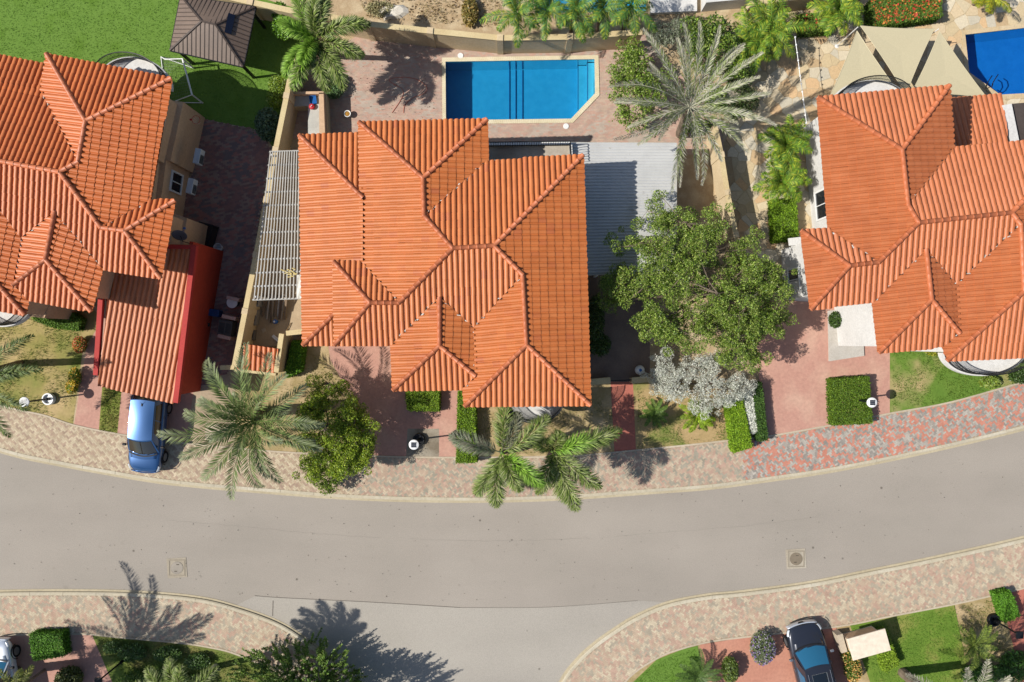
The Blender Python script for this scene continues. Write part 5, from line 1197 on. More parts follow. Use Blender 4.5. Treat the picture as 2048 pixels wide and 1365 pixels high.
def shrub(name, label, px, py, blobs, n, leaf, cols, seed, cat='shrub', group=None, dots=None, m=None):
    """blobs: (dx_px, dy_px, z, rx, ry, rz) in metres for radii"""
    rg = np.random.default_rng(seed); lb = LB(); tot = sum(b[3]*b[4] for b in blobs)
    for dx, dy, z, rx, ry, rz in blobs:
        c = W(px+dx, py+dy, z); P = ball(int(n*rx*ry/tot), c, (rx, ry, rz), rg, .35); P = P[P[:, 2] > .02]; lb.add(*leaf_quads(P, leaf, .55, cols, .2, .5, rg))
        if dots: Q = ball(int(n*rx*ry/tot*dots[1]), c, (rx*1.02, ry*1.02, rz*1.05), rg, .9); Q = Q[Q[:, 2] > z]; lb.add(*leaf_quads(Q, leaf*.8, 1.2, dots[0], .15, .9, rg))
    return tag(lb.build(name, m or M_leaf), label, cat, group)
def hedge(label, px_poly, h, cols, seed, dens=1500, leaf=.045, m=None, dots=None, name='hedge', ztop=None):
    """px_poly: outline of the hedge TOP as seen"""
    rg = np.random.default_rng(seed); P = [tuple(W(*p, h)[:2]) for p in px_poly]; cx_ = sum(p[0] for p in P)/len(P); cy_ = sum(p[1] for p in P)/len(P)
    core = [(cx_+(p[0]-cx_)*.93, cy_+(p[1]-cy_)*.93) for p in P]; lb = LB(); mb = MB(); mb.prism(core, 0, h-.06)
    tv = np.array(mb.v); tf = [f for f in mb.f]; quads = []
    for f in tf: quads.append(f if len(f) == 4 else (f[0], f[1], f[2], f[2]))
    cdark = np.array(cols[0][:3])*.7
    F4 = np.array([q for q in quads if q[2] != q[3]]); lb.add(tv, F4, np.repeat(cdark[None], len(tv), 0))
    xs = [p[0] for p in P]; ys = [p[1] for p in P]; A = (max(xs)-min(xs))*(max(ys)-min(ys)); n = int(A*dens)
    Q = np.stack([rg.uniform(min(xs), max(xs), n), rg.uniform(min(ys), max(ys), n), h-.03+rg.normal(0, .04, n)], 1); k = inpoly(Q, P); Q = Q[k]
    # gentle swell of a clipped top
    Q[:, 2] += .03*np.sin(Q[:, 0]*3.1+seed)*np.sin(Q[:, 1]*2.7)
    lb.add(*leaf_quads(Q, leaf, 1.0, cols, .22, .5, rg))
    for i in range(len(P)):
        a, b = P[i], P[(i+1) % len(P)]; L = math.dist(a, b); m_ = int(L*h*dens*.7); t_ = rg.random(m_); Q = np.stack([a[0]+(b[0]-a[0])*t_, a[1]+(b[1]-a[1])*t_, rg.random(m_)*h], 1)+rg.normal(0, .04, (m_, 3)); Q[:, 2] = np.abs(Q[:, 2]); lb.add(*leaf_quads(Q, leaf, .2, cols, .22, .5, rg))
    if dots:
        k = int(A*dots[1]); Q = np.stack([rg.uniform(min(xs), max(xs), k), rg.uniform(min(ys), max(ys), k), np.full(k, h+.03)], 1); Q = Q[inpoly(Q, P)]; lb.add(*leaf_quads(Q, leaf*1.1, 1.5, dots[0], .15, .9, rg))
    return tag(lb.build(name, m or M_hedge), label, 'hedge')
def frond_mesh(rg, base, az, elev, L, droop, leaf_len, n, style, cols, width=.035, grey=0.0):
    m = 24; s = np.linspace(0, 1, m); th = elev-droop*s**1.4; ds = L/(m-1); sw = rg.normal(0, .28)
    a_ = az+sw*s**2; hx = np.cumsum(np.cos(th)*np.cos(a_))*ds; hy = np.cumsum(np.cos(th)*np.sin(a_))*ds; hz = np.cumsum(np.sin(th))*ds
    Cv = np.stack([hx-hx[0], hy-hy[0], hz-hz[0]], 1)+np.array(base); T = np.gradient(Cv, axis=0); T /= np.linalg.norm(T, axis=1)[:, None]
    Bn = np.cross(T, [0, 0, 1.0]); Bn /= np.linalg.norm(Bn, axis=1)[:, None]+1e-9; Nn = np.cross(Bn, T)
    lb = LB(); r_ = np.linspace(.035, .006, m)[:, None]
    V = np.stack([Cv-Bn*r_, Cv+Nn*r_*.8, Cv+Bn*r_, Cv-Nn*r_*.6], 1).reshape(-1, 3); F = []
    for i in range(m-1):
        for k in range(4): F.append((i*4+k, i*4+(k+1) % 4, (i+1)*4+(k+1) % 4, (i+1)*4+k))
    rc = np.array(cols[0][:3])*1.15; lb.add(V, np.array(F), np.repeat(rc[None], len(V), 0))
    si = np.repeat(np.linspace(.10 if style != 'date' else .16, .985, n), 2); si = np.clip(si+rg.normal(0, .004, len(si)), .05, .999); side = np.tile([1, -1], n)
    ip = lambda A: np.stack([np.interp(si, s, A[:, k]) for k in range(3)], 1); p, t, b, nn = ip(Cv), ip(T), ip(Bn), ip(Nn)
    ll = leaf_len*np.clip(np.sin(np.pi*(.10+.86*si))**.7, .15, 1)*(1+rg.normal(0, .08, len(si)))
    if style == 'foxtail': ph = rg.uniform(-math.pi*.75, math.pi*.75, len(si))*.9; dv = t*.55+(b*np.sin(ph)[:, None]*1.0+nn*np.cos(ph)[:, None]*.75)*.8; g = .25
    elif style == 'date': dv = t*.75+b*side[:, None]*(.62)+nn*(.34+rg.normal(0, .12, len(si)))[:, None]; g = .03
    elif style == 'dry': dv = t*.85+b*side[:, None]*(.46)+nn*(.40+rg.normal(0, .2, len(si)))[:, None]; g = .03
    elif style == 'sago': dv = t*.45+b*side[:, None]*.85+nn*.2; g = .02
    else: dv = t*.62+b*side[:, None]*.8+nn*(-.05+rg.normal(0, .15, len(si)))[:, None]; g = .35
    dv += rg.normal(0, .06, dv.shape); dv /= np.linalg.norm(dv, axis=1)[:, None]; wv = np.cross(dv, nn+.01); wv /= np.linalg.norm(wv, axis=1)[:, None]+1e-9
    l_ = ll[:, None]; tip = p+dv*l_; tip[:, 2] -= g*ll; mid = p+dv*l_*.42; mid[:, 2] -= g*ll*.12
    V = np.stack([p, mid+wv*width, tip, mid-wv*width], 1).reshape(-1, 3); F = np.arange(len(V)).reshape(-1, 4)
    ci = rg.integers(0, len(cols), len(si)); c = np.array([x[:3] for x in cols])[ci]*(1+rg.normal(0, .24, (len(si), 1)))
    if grey: gk = np.clip((si-.55)*2.2, 0, 1)[:, None]*grey; c = c*(1-gk)+np.array(C(206,198,180)[:3])*gk
    lb.add(V, F, np.repeat(np.clip(c, .004, 1), 4, axis=0)); return lb
def palm(name, label, crown_px, z, fronds, base_px=None, seed=1, style='date', leaf_len=.45, n=60, cols=G_MID, trunk_r=.16, width=.03, cat='palm', group=None, grey=0.0, bark=None, dead=0, shaft=None):
    """fronds: list of (azimuth deg in the photo, 0=right 90=up; length m; start elevation deg; droop deg [, colours])"""
    rg = np.random.default_rng(seed); top = W(*crown_px, z); base = W(*base_px, 0) if base_px else Vector((top.x, top.y, 0)); t = thing(name, label, cat, base, 0, group)
    if z > .6:
        tr = MB(); k = max(3, int(z/.22)); path = [base.lerp(top, i/k)+Vector((0, 0, -.1 if i == 0 else 0)) for i in range(k+1)]
        tr.tube(path, [trunk_r*(1.15-.3*i/k)*(1.05 if i % 2 else .97) for i in range(k+1)], 10); obj('trunk', tr, bark or M_bark, t)
        if shaft: cs = MB(); cs.tube([top-Vector((0,0,.6)), top+Vector((0,0,.25))], [trunk_r*.9, .06], 8); obj('crownshaft', cs, mat('crownshaft', C(120,150,80), None, 3, .5), t)
    for f in fronds:
        az, L, el, dr = f[:4]; cs_ = f[4] if len(f) > 4 else cols
        lb = frond_mesh(rg, (top.x+rg.normal(0,.04), top.y+rg.normal(0,.04), top.z+.1), math.radians(az), math.radians(el), L, math.radians(dr), leaf_len*(.8+.2*L/2.5), n, style, cs_, width, grey)
        lb.build('frond', M_frond, t)
    return t
def ring(n, L, el, dr, seed, jl=.12, a0=0, span=360):
    r_ = random.Random(seed); return [(a0+span*i/n+r_.uniform(-8,8), L*(1+r_.gauss(0,jl)), el+r_.gauss(0,7), dr+r_.gauss(0,8)) for i in range(n)]
G_PALM = [C(116,138,74), C(94,118,56), C(142,160,96), C(128,146,74)]; G_FOX = [C(130,152,68), C(104,128,52), C(158,176,92), C(182,188,128)]; G_FOXB = [C(146,190,64), C(166,206,84), C(122,166,50)]
G_GREY = [C(196,194,172,.75), C(212,206,192,.75), C(168,176,134,.7), C(146,162,104,.7)]; G_COCO = [C(90,140,64), C(120,160,60), C(176,186,60), C(110,152,70)]; G_ARECA = [C(120,160,50), C(150,180,50), C(96,136,44), C(180,190,60)]
# street palms and yard palms
palm('date_palm', 'big green date palm with arching fronds by the left drive', (510,842), 4.6, ring(11,4.4,28,78,3,.13)+ring(9,4.0,50,88,4,.13,a0=12)+ring(7,2.8,70,84,5,.2,a0=7), (520,826), 3, 'date', .62, 52, G_PALM, .3, .026, grey=.35)
palm('foxtail_palm', 'foxtail palm overhanging the pavement in front of the middle house', (1003,905), 5.0, [(86,3.0,30,62),(163,3.0,22,60,[C(120,132,100),C(150,148,124)]),(33,3.3,28,60),(-48,2.7,24,60,[C(128,116,96),C(150,134,110)]),(-33,3.0,44,70,G_FOXB),(-103,3.2,30,80),(-118,2.8,20,60),(58,2.4,30,50,[C(120,124,92),C(150,150,124)]),(-70,2.4,50,70)], (1046,897), 7, 'foxtail', .74, 210, G_FOX, .15, .021, shaft=True)
palm('foxtail_palm', 'second foxtail palm with one bright frond nearer the red path', (1104,902), 4.2, [(24,2.7,35,62,G_FOXB),(18,4.0,24,55),(-38,3.4,30,64),(-82,3.2,30,72),(-66,3.8,34,74),(-105,2.6,40,70),(150,1.6,50,60),(75,1.4,55,60)], (1098,914), 8, 'foxtail', .74, 210, G_FOX, .15, .021, shaft=True)
palm('foxtail_palm', 'tall foxtail palm in the corner above the outdoor counter', (634,82), 3.9, [(118,3.0,30,60,G_FOX+G_FOXB),(66,2.9,40,62),(20,3.2,30,58),(-20,2.8,26,60),(-52,3.3,30,70),(-84,3.0,30,78),(-112,3.2,34,76,G_FOX+G_FOXB),(-135,2.8,32,70,G_FOXB),(160,2.2,40,60,G_FOXB),(92,2.6,52,70),(-100,2.2,62,80,G_FOXB)], (650,112), 9, 'foxtail', .66, 260, G_FOX, .16, .028, shaft=True)
palm('date_palm', 'large grey drying date palm beside the pool patio', (1378,216), 5.2, ring(13,3.9,14,34,13,.14)+ring(12,4.5,34,30,14,.12,a0=10)+ring(7,3.2,60,40,15,.15,a0=5), (1362,268), 13, 'dry', .42, 80, G_GREY+[C(150,168,90), C(132,152,80)], .28, .017, grey=.7)
for i, (x, y, lb) in enumerate(((1036,30,'palm at the left end of the row behind the pool wall'),(1094,20,'second palm from the left behind the pool wall'),(1150,22,'third palm from the left behind the pool wall'),(1205,20,'fourth palm from the left behind the pool wall'),(1262,14,'palm at the right end of the row behind the pool wall'))):
    palm('coconut_palm', lb, (x, y), 3.0, ring(8,1.9+.2*(i % 2),30,74,30+i)+ring(3,1.3,66,70,50+i), None, 30+i, 'coco', .46, 46, G_COCO, .1, .022, group='palms behind the pool wall')
palm('palm_tree', 'palm at the left edge casting a trunk shadow on the carport', (-48,752), 5.6, ring(11,3.4,26,62,61)+[(8,3.6,14,34)], (40,728), 61, 'foxtail', .5, 130, G_PALM, .2, .02)
palm('date_palm', 'date palm just outside the bottom left corner', (-125,1450), 6.2, ring(30,4.6,32,40,66)+ring(8,3.6,60,40,67), None, 66, 'date', .6, 70, G_PALM, .25, .03)
palm('foxtail_palm', 'foxtail palm with pale trunk at the bottom left', (362,1402), 5.6, [(98,2.6,34,60),(128,2.6,36,62),(48,2.9,30,60),(75,2.6,45,60),(150,2.6,36,60),(20,2.8,30,60),(-40,2.6,34,60),(-100,2.6,34,60),(-160,2.6,34,60)], (432,1334), 68, 'foxtail', .6, 240, G_FOX, .17, .02, bark=mat('pale_bark', C(196,190,180), None, 4, .9))
palm('date_palm', 'pale grey date palm rising from the bottom right edge', (1905,1430), 5.0, ring(18,4.4,36,30,71)+ring(8,3.4,60,34,72), None, 71, 'date', .55, 76, G_GREY, .26, .022, grey=.7)
palm('palm_tree', 'young palm with yellow green fronds at the bottom left corner', (40,1375), 2.2, [(50,2.0,40,60),(75,1.7,50,60),(120,1.6,40,60),(10,1.7,40,60),(-60,1.6,40,60)], None, 75, 'coco', .4, 40, [C(140,150,70),C(180,180,100),C(110,124,56)], .08, .03)
palm('sago_palm', 'sago palm on the dry patch at the bottom right', (1944,1290), .7, ring(14,1.5,30,46,81), None, 81, 'sago', .3, 46, [C(130,150,62),C(150,164,70),C(104,128,52)], .14, .02)
palm('sago_palm', 'dark sago palm on the lawn corner at the bottom edge', (1395,1350), .6, ring(13,1.4,34,50,83), None, 83, 'sago', .3, 44, [C(84,112,50),C(104,130,60)], .14, .02)
palm('sago_palm', 'small sago palm in the bed beside the red path', (1308,826), .35, ring(11,.95,34,50,84), None, 84, 'sago', .22, 36, [C(96,128,48),C(120,148,60)], .1, .02)
palm('areca_palm', 'lime green young palm in the bed below the silver bush', (1392,832), .5, ring(10,1.2,40,60,85), None, 85, 'coco', .3, 30, G_LIME, .08, .025)
for i, (x, y, L, lb) in enumerate(((1535,62,2.3,'bushy areca palm right of the grey date palm'),(1500,95,1.8,'dark areca palm behind the grey date palm'),(1672,22,1.9,'yellow green areca palm left of the flower hedge'),(1568,292,1.7,'leafy areca palm beside the white house wall'),(1562,366,1.6,'lower areca palm above the clipped green hedge'))):
    palm('areca_palm', lb, (x, y), 1.5, ring(13,L,46,72,90+i)+ring(7,L*.8,68,70,95+i), None, 90+i, 'coco', .5, 46, G_ARECA, .09, .024)
palm('areca_palm', 'yellow areca palm at the top edge near the deep blue pool', (1968,-6), 1.0, ring(14,1.5,50,72,97), None, 97, 'coco', .4, 50, G_YEL, .09, .02)

# trees
tree('shade_tree', 'large spreading green tree between the middle and right houses', (1400,590), [(1207,598),(1240,545),(1235,480),(1292,470),(1290,402),(1330,400),(1352,440),(1420,415),(1450,455),(1500,475),(1512,515),(1555,535),(1576,600),(1582,640),(1535,675),(1515,735),(1440,720),(1385,690),(1300,690),(1290,655),(1318,612),(1255,612)], 2.6, 6.0, 800, 760, .044, G_MID+[C(186,200,100), C(100,130,44)], 101, sub_n=5, spread=.42, cr=(.16,.42), trunk_r=.2)
tree('silver_tree', 'silver leaved buttonwood bush in front of the big green tree', (1400,770), [(1288,745),(1330,705),(1390,700),(1440,730),(1500,780),(1470,800),(1430,815),(1380,810),(1320,790)], 1.0, 2.6, 280, 900, .032, G_SILV, 102, sub_n=4, spread=.24, cr=(.14,.32), trunk_r=.1)
tree('round_tree', 'bushy lime green tree touching the drive of the middle house', (670,850), [(600,810),(650,762),(700,795),(740,835),(747,885),(722,935),(660,952),(612,945),(600,870)], 1.6, 3.6, 220, 900, .046, [C(156,186,48),C(184,208,58),C(204,220,74),C(120,154,40)], 103, cr=(.2,.42), trunk_r=.12)
tree('round_tree', 'low drooping branch of the lime tree over the kerb', (652,965), [(632,945),(680,950),(672,985),(655,992),(640,975)], .5, 1.6, 9, 560, .06, [C(110,144,40),C(140,170,50),C(160,180,70)], 104, cr=(.28,.42), trunk_r=.05)
tree('small_tree', 'thin leafed sapling between the pool and the grey date palm', (1290,170), [(1215,150),(1232,110),(1275,95),(1310,130),(1315,190),(1290,255),(1245,250),(1225,200)], 1.2, 2.8, 60, 380, .06, G_MID, 105, cr=(.3,.55), trunk_r=.07)
tree('small_tree', 'grey green bush behind the end of the pool wall', (1320,70), [(1290,60),(1320,40),(1370,60),(1365,95),(1320,100)], .9, 2.0, 14, 520, .05, [C(170,178,150),C(150,164,126),C(188,192,168)], 106, cr=(.35,.55), trunk_r=.08)
tree('small_tree', 'dark green tree behind the crown of the grey date palm', (1410,90), [(1360,55),(1440,40),(1480,80),(1490,130),(1430,150),(1370,120)], 1.6, 3.0, 30, 520, .065, G_MID+G_DARK, 107, cr=(.4,.65), trunk_r=.1)
# conifer-like shrub at the bottom with upright shoots
def spiky(label, px, py, n, r, z, cols, seed):
    rg = np.random.default_rng(seed); b = W(px, py, 0); t = thing('podocarpus_shrub', label, 'shrub', b); lb = LB(); st = MB(); st.tube([b, b+Vector((0,0,1))], [.1,.06], 8); obj('stem', st, M_bark, t); sh_ = MB()
    for i in range(n):
        a = rg.uniform(0, 2*math.pi); rr = r*math.sqrt(rg.random()); p = np.array([b.x+rr*math.cos(a)*1.25, b.y+rr*math.sin(a)*.8, z*(1-.45*(rr/r)**2)*rg.uniform(.6,1.0)])
        d = np.array([math.cos(a)*rr/r*.9, math.sin(a)*rr/r*.9+.25, .8])+rg.normal(0,.25,3); d /= np.linalg.norm(d); L = rg.uniform(.5,1.2)
        sh_.tube([p-d*.2, p+d*L], [.015,.006], 3, False); k = int(110*L); s = rg.random(k)[:, None]; Q = p+d*L*s+rg.normal(0,.05,(k,3))*(1.1-s*.6); lb.add(*leaf_quads(Q, .055, .4, cols, .2, .4, rg))
    obj('shoots', sh_, M_bark, t); lb.build('crown', M_leaf, t)
spiky('big spiky dark green shrub at the bottom edge by the side street', 606, 1346, 480, 2.7, 2.0, [C(116,156,56),C(140,178,68),C(96,132,46),C(172,196,96)], 111)
spiky('taller spiky shrub standing behind the bottom edge, shading the side street', 672, 1402, 420, 2.7, 5.2, [C(116,156,56),C(140,178,68),C(96,132,46)], 112)
# shrubs
shrub('bush', 'yellow green bush beside the wall below the foxtail palm', 556, 175, [(0,0,.5,.6,.7,.6),(-6,22,.4,.5,.6,.5)], 2600, .06, G_LIME+G_MID, 121)
shrub('bush', 'dark spiky bush in the shade beside the long cream wall', 536, 250, [(0,0,.6,.75,1.0,.7)], 2600, .09, [C(96,128,92),C(80,110,76),C(120,146,110)], 122)
shrub('bush', 'green bush at the foot of the foxtail palm near the counter', 668, 172, [(0,0,.4,.65,.8,.5)], 2200, .06, [C(104,140,80),C(124,158,96)], 123)
shrub('bush', 'bright lime shrub behind the foxtail palm over the turf', 566, 55, [(0,0,1.2,.7,.7,.6),(-6,-30,1.0,.5,.6,.5)], 2600, .08, [C(140,190,50),C(110,160,44)], 124)
shrub('flower_shrub', 'orange flowering shrub at the upper edge of the pink path', 160, 690, [(0,0,.35,.4,.5,.35)], 1500, .05, G_MID, 125, dots=(G_RED+[C(236,150,50)], .35))
shrub('flower_shrub', 'yellow flowering shrub at the lower edge of the pink path', 150, 755, [(0,0,.35,.35,.6,.35),(-6,20,.3,.35,.4,.3)], 1700, .05, G_LIME, 126, dots=([C(240,200,40),C(230,180,40)], .35))
shrub('flower_shrub', 'purple flecked shrub left of the black car', 1525, 1296, [(0,0,.6,.75,1.0,.6)], 3600, .055, [C(110,130,84),C(140,156,104),C(160,164,130)], 127, dots=([C(150,120,190),C(190,180,200)], .12))
shrub('flower_shrub', 'yellow flowering shrub between the black car and the cabinet', 1705, 1338, [(0,0,.5,.5,.8,.5),(-10,-28,.4,.4,.5,.4)], 3000, .055, [C(130,156,56),C(110,136,48)], 128, dots=([C(240,200,110),C(236,170,90)], .22))
shrub('bush', 'olive green bush beside the dark sago palm', 1460, 1340, [(0,0,.6,.5,.8,.55)], 2400, .06, [C(130,150,60),C(100,124,50)], 129)
shrub('bush', 'round brownish green bush on the bottom left drive', 138, 1358, [(0,0,.5,.8,.75,.6)], 3000, .07, [C(110,120,52),C(130,140,70),C(84,96,44)], 130)
shrub('bush', 'low yellow plant under the eave of the right house', 1868, 702, [(0,0,.25,.55,.3,.25)], 1200, .06, G_YEL, 131)
shrub('bush', 'spiky light green clump on the lawn below the curved balcony', 1980, 765, [(0,0,.3,.6,.4,.35)], 1300, .09, [C(160,180,70),C(130,160,60)], 132)
shrub('bush', 'dark green shrub at the right edge by the curved balcony', 2040, 752, [(0,0,.35,.7,.5,.4)], 1400, .06, G_DARK, 133)
shrub('bush', 'dark shrub against the east wall of the middle house', 1192, 640, [(0,0,.8,.5,1.6,.8),(8,50,.6,.7,.7,.6)], 3200, .07, G_DARK, 134)
shrub('bush', 'green clump growing below the big tree by the white porch', 1670, 640, [(0,0,.5,.35,.5,.5)], 1000, .06, G_DARK, 135)
shrub('bush', 'leafy green planting at the bottom right edge', 1975, 1352, [(0,0,.8,1.6,.7,.7),(60,-20,.6,1.1,.9,.6)], 5000, .07, [C(90,140,50),C(110,160,60),C(70,110,40)], 136)
shrub('bush', 'dark green planting in the shaded bottom left bed', 265, 1305, [(0,0,.3,.9,.6,.3),(70,4,.3,.9,.5,.3),(130,18,.3,.8,.5,.3),(-40,-10,.25,.6,.4,.25)], 5200, .06, [C(84,118,50),C(104,138,60)], 137)
shrub('bush', 'green planting under the bottom left palms', 330, 1362, [(0,0,.4,1.6,.6,.4),(60,8,.4,1.0,.6,.4),(-60,0,.4,1.0,.6,.4)], 4200, .07, [C(110,150,50),C(90,126,44),C(140,164,70)], 138)
shrub('bush', 'dry yellow grass clump on the empty plot at the top', 940, 24, [(0,0,.3,.5,.9,.4)], 1400, .09, [C(190,160,90),C(170,150,80),C(150,140,70)], 139)
shrub('bush', 'grey green low shrub on the empty plot at the top', 760, 18, [(0,0,.15,.9,.5,.2)], 900, .06, [C(176,170,120),C(190,180,130)], 140)
shrub('bush', 'dark tangled shrub on the flagstones right of the grey date palm', 1478, 150, [(0,0,.6,.9,1.1,.6),(18,50,.5,.7,.8,.5),(-14,70,.4,.6,.7,.4)], 4200, .06, G_DARK+[C(120,130,80),C(150,150,110)], 141)
shrub('bush', 'mixed low growth at the foot of the grey date palm', 1400, 255, [(0,0,.3,.8,.5,.35),(30,-60,.4,.7,.8,.45)], 2200, .06, G_MID+G_DARK, 142)
# clipped hedges
GH = [C(84,116,28),C(110,142,36),C(128,158,44),C(96,128,30)]; GB = [C(120,160,30),C(146,186,40),C(164,200,44)]
hedge('square clipped hedge on the pink drive of the right house', [(1664,760),(1738,755),(1745,846),(1668,850)], .8, GH, 201)
hedge('bright lime tapered hedge sticking out over the pavement', [(1453,800),(1484,795),(1504,895),(1468,905)], .8, GB, 202)
hedge('silver grey hedge strip beside the lime hedge', [(1482,780),(1500,776),(1518,860),(1506,868)], .7, G_SILV, 203)
hedge('dark green hedge strip along the pink drive', [(1505,770),(1524,766),(1535,880),(1518,882)], .75, [C(60,92,36),C(80,116,44),C(96,132,50)], 204)
hedge('low rectangular hedge under the front eave of the middle house', [(812,775),(878,775),(877,822),(815,820)], .6, [C(104,140,30),C(128,160,40),C(150,180,50)], 205)
hedge('long clipped hedge reaching the pavement beside the foxtail palm', [(917,785),(949,785),(953,924),(914,926)], .8, GB+GH, 206)
hedge('bright green hedge beside the cream garden wall', [(584,684),(606,684),(600,742),(570,755)], .8, [C(110,160,40),C(136,186,50),C(90,140,36)], 207)
hedge('rounded green hedge under the left house eave', [(64,612),(120,608),(162,640),(155,660),(110,655),(66,640)], .6, [C(96,134,40),C(120,160,50)], 208)
hedge('square green hedge at the bottom left drive', [(58,1270),(122,1268),(128,1312),(66,1322)], .75, [C(96,150,36),C(120,176,50),C(80,126,30)], 209)
hedge('clipped hedge between the white house and the flagstones', [(1545,400),(1592,398),(1597,478),(1550,482)], .8, [C(120,160,30),C(150,186,44),C(104,140,30)], 210)
hedge('green hedge near the bottom right corner', [(1994,1190),(2022,1184),(2040,1232),(2012,1246)], .7, [C(96,150,36),C(120,176,50)], 211)
hedge('narrow yellow green hedge right of the beige cabinet', [(1752,1272),(1774,1262),(1798,1330),(1772,1345)], .7, [C(136,170,40),C(160,190,56)], 212)
hedge('green hedge with red flowers behind the shade sails', [(1742,2),(1880,-16),(1884,32),(1746,52)], .9, [C(80,116,40),C(104,140,50),C(124,150,54)], 213, dots=(G_RED, 60), name='flower_hedge', leaf=.06)
hedge('low dark planting with red blooms beside the areca palm', [(1600,30),(1660,26),(1664,62),(1604,66)], .6, G_DARK+G_MID, 214, dots=([C(220,70,60)], 14), name='flower_hedge', leaf=.06)
# ------------------------------------------------------------------ loose ground cover
def grass(name, label, px_poly, dens, cols, seed, hgt=.07, patch=None):
    rg = np.random.default_rng(seed); P = wline(px_poly); xs = [p[0] for p in P]; ys = [p[1] for p in P]; n = int((max(xs)-min(xs))*(max(ys)-min(ys))*dens)
    Q = np.stack([rg.uniform(min(xs), max(xs), n), rg.uniform(min(ys), max(ys), n), np.zeros(n)], 1); k = inpoly(Q, P)
    if patch: k &= (np.sin(Q[:, 0]*1.7+seed)*np.sin(Q[:, 1]*2.1+seed*.7)+.6*np.sin(Q[:, 0]*4.3+1)*np.sin(Q[:, 1]*3.7)+rg.normal(0,.35,n)) > patch
    Q = Q[k]; n = len(Q); a = rg.uniform(0, 2*math.pi, n); d = np.stack([np.cos(a), np.sin(a), np.zeros(n)], 1); lean = rg.normal(0, .05, (n, 3)); lean[:, 2] = hgt*(1+rg.normal(0,.3,n))
    V = np.stack([Q-d*.018, Q+d*.018, Q+lean], 1).reshape(-1, 3); V[:, 2] -= .01; F = np.arange(3*n).reshape(n, 3)
    c = np.array([x[:3] for x in cols])[rg.integers(0, len(cols), n)]*(1+rg.normal(0,.15,(n,1))); o = npobj(name, V, F, M_grassblade, None, np.repeat(np.clip(c,.003,1), 3, axis=0)); tag(o, label, 'grass', kind='stuff')
GG = [C(116,160,56),C(132,176,66),C(100,144,44)]; GN = [C(110,144,50),C(136,164,66),C(92,126,42)]; GD = [C(196,176,120),C(180,160,100),C(160,156,84)]
grass('grass_tufts', 'short green blades of the turf lawn', [(-40,-20),(500,-5),(580,60),(545,280),(405,238),(222,185),(-40,160)], 110, GG, 301, .05)
grass('grass_tufts', 'patchy green grass on the left front garden', [(-20,645),(60,590),(165,660),(145,845),(0,805)], 220, GN, 302, .08, -.1)
grass('grass_tufts', 'green grass strip between the pink path and the blue car', [(207,775),(243,785),(232,866),(199,862)], 420, GN+GD, 303, .09)
grass('grass_tufts', 'sparse grass beside the palm and drive', [(560,690),(655,700),(690,800),(720,905),(480,890)], 120, GN+GD, 304, .08, .25)
grass('grass_tufts', 'sparse dry grass under the front foxtail palms', [(945,800),(1225,800),(1228,900),(945,912)], 150, GN+GD, 305, .08, .1)
grass('grass_tufts', 'patchy grass around the silver bush', [(1275,770),(1450,800),(1450,880),(1275,898)], 220, GN, 306, .09, -.05)
grass('grass_tufts', 'green lawn of the right front garden', [(1785,700),(2100,700),(2100,748),(1900,802),(1785,822)], 260, GN, 307, .08, -.35)
grass('grass_tufts', 'green grass of the bottom left bed', [(190,1275),(350,1288),(470,1312),(560,1380),(300,1420)], 200, GN, 308, .09)
grass('grass_tufts', 'bright lawn at the bottom right', [(1705,1256),(1909,1213),(1950,1400),(1765,1400)], 260, GG, 309, .07)
grass('grass_tufts', 'curved lawn corner beside the side street', [(1262,1368),(1313,1323),(1390,1297),(1410,1390),(1270,1400)], 260, GG, 310, .07)
grass('grass_tufts', 'dry yellow grass on the empty plot', [(700,-40),(1010,-40),(1000,58),(735,36)], 160, GD, 311, .16, .1)
grass('grass_tufts', 'dry grass around the sago palm', [(1912,1212),(1995,1195),(2020,1300),(1930,1320)], 200, GD+GN, 312, .07, -.1)
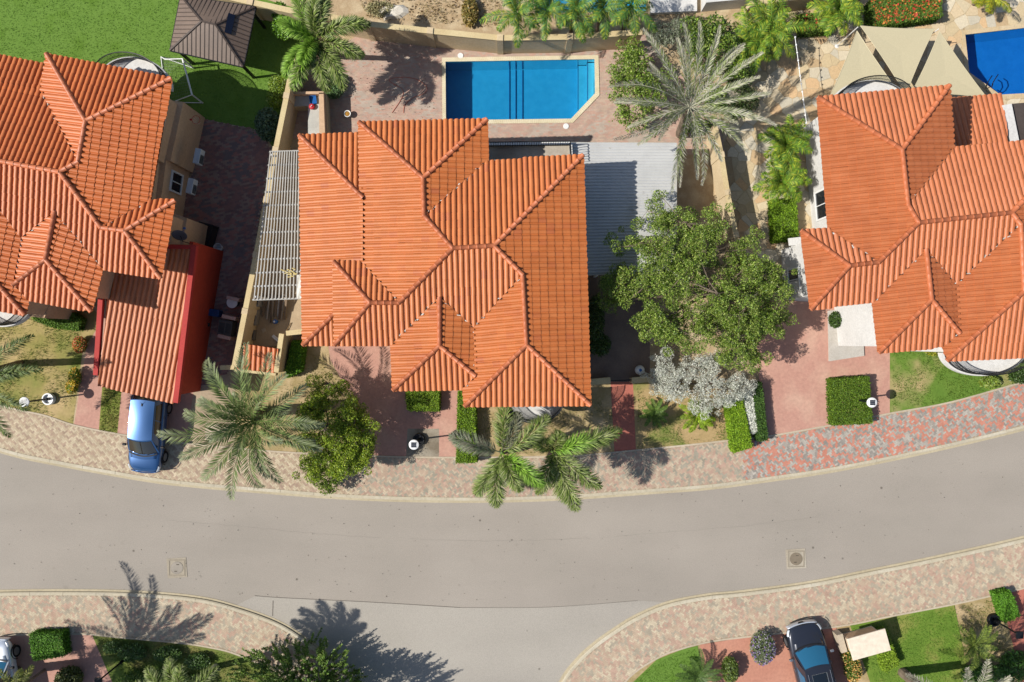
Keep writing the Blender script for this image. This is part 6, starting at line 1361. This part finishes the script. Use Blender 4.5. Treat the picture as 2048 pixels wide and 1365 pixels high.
# pebbles and fallen leaves scattered on road, pavement and patio
def litter(name, label, px_poly, n, size, cols, z, seed, m):
    rg = np.random.default_rng(seed); P = wline(px_poly); xs = [p[0] for p in P]; ys = [p[1] for p in P]; Q = np.stack([rg.uniform(min(xs), max(xs), n), rg.uniform(min(ys), max(ys), n), np.full(n, z)], 1); Q = Q[inpoly(Q, P)]
    V, F, c = leaf_quads(Q, size, 2.0, cols, .2, .6, rg); tag(npobj(name, V, F, m, None, c), label, 'litter', kind='stuff')
litter('fallen_leaves', 'scattered brown leaves and pebbles on the road', [(0,930),(500,1000),(1000,1012),(1500,975),(2048,870),(2048,1070),(1480,1178),(1100,1214),(560,1195),(0,1178)], 420, .03, [C(90,76,60),C(120,104,84),C(70,64,56)], -.10, 321, M_leaf)
litter('fallen_leaves', 'scattered dry leaves on the pool patio', [(690,100),(880,90),(880,240),(700,240)], 160, .03, [C(130,96,70),C(110,80,60)], .03, 322, M_leaf)
litter('fallen_leaves', 'dry leaves on the empty plot', [(700,-40),(1010,-40),(1000,58),(735,36)], 700, .06, [C(170,140,96),C(130,104,70),C(210,190,150)], .0, 323, M_leaf)
rk = MB(); p = W(785,26,0); rg_ = random.Random(5)
ring0 = [(p.x+math.cos(a)*(.9+rg_.uniform(-.25,.25)), p.y+math.sin(a)*(.5+rg_.uniform(-.15,.15))) for a in [2*math.pi*i/14 for i in range(14)]]; ring1 = [(p.x+(x-p.x)*.7, p.y+(y-p.y)*.7) for x, y in ring0]
rk.add([(x, y, -.02) for x, y in ring0]+[(x, y, .10+rg_.uniform(0,.08)) for x, y in ring1]+[(p.x, p.y, .2)], [(i, (i+1) % 14, 14+(i+1) % 14, 14+i) for i in range(14)]+[(14+i, 14+(i+1) % 14, 28) for i in range(14)])
tag(obj('rubble_heap', rk, mat('white_rubble', C(238,230,214,.7), C(214,204,186,.7), 4, .95, .1, .6, 20)), 'heap of white rubble on the empty plot', 'rubble')
wb2 = MB(); wb2.prism(wline([(1300,-60),(1392,-60),(1392,26),(1300,30)]), -.02, .25); tag(obj('white_terrace', wb2, M_white), 'white terrace slab at the top edge beside the pale pool', 'terrace')
wb3 = MB(); wb3.prism(wline([(1402,-60),(1500,-60),(1490,16),(1402,24)]), -.02, 1.2); tag(obj('white_block', wb3, M_white), 'white plastered block at the top edge right of the terrace', 'building')
wall_line('short cream wall running along the top edge by the areca palm', [(1500,8),(1580,-4),(1740,-22)], 1.6, .25)
SC.render.film_transparent = False
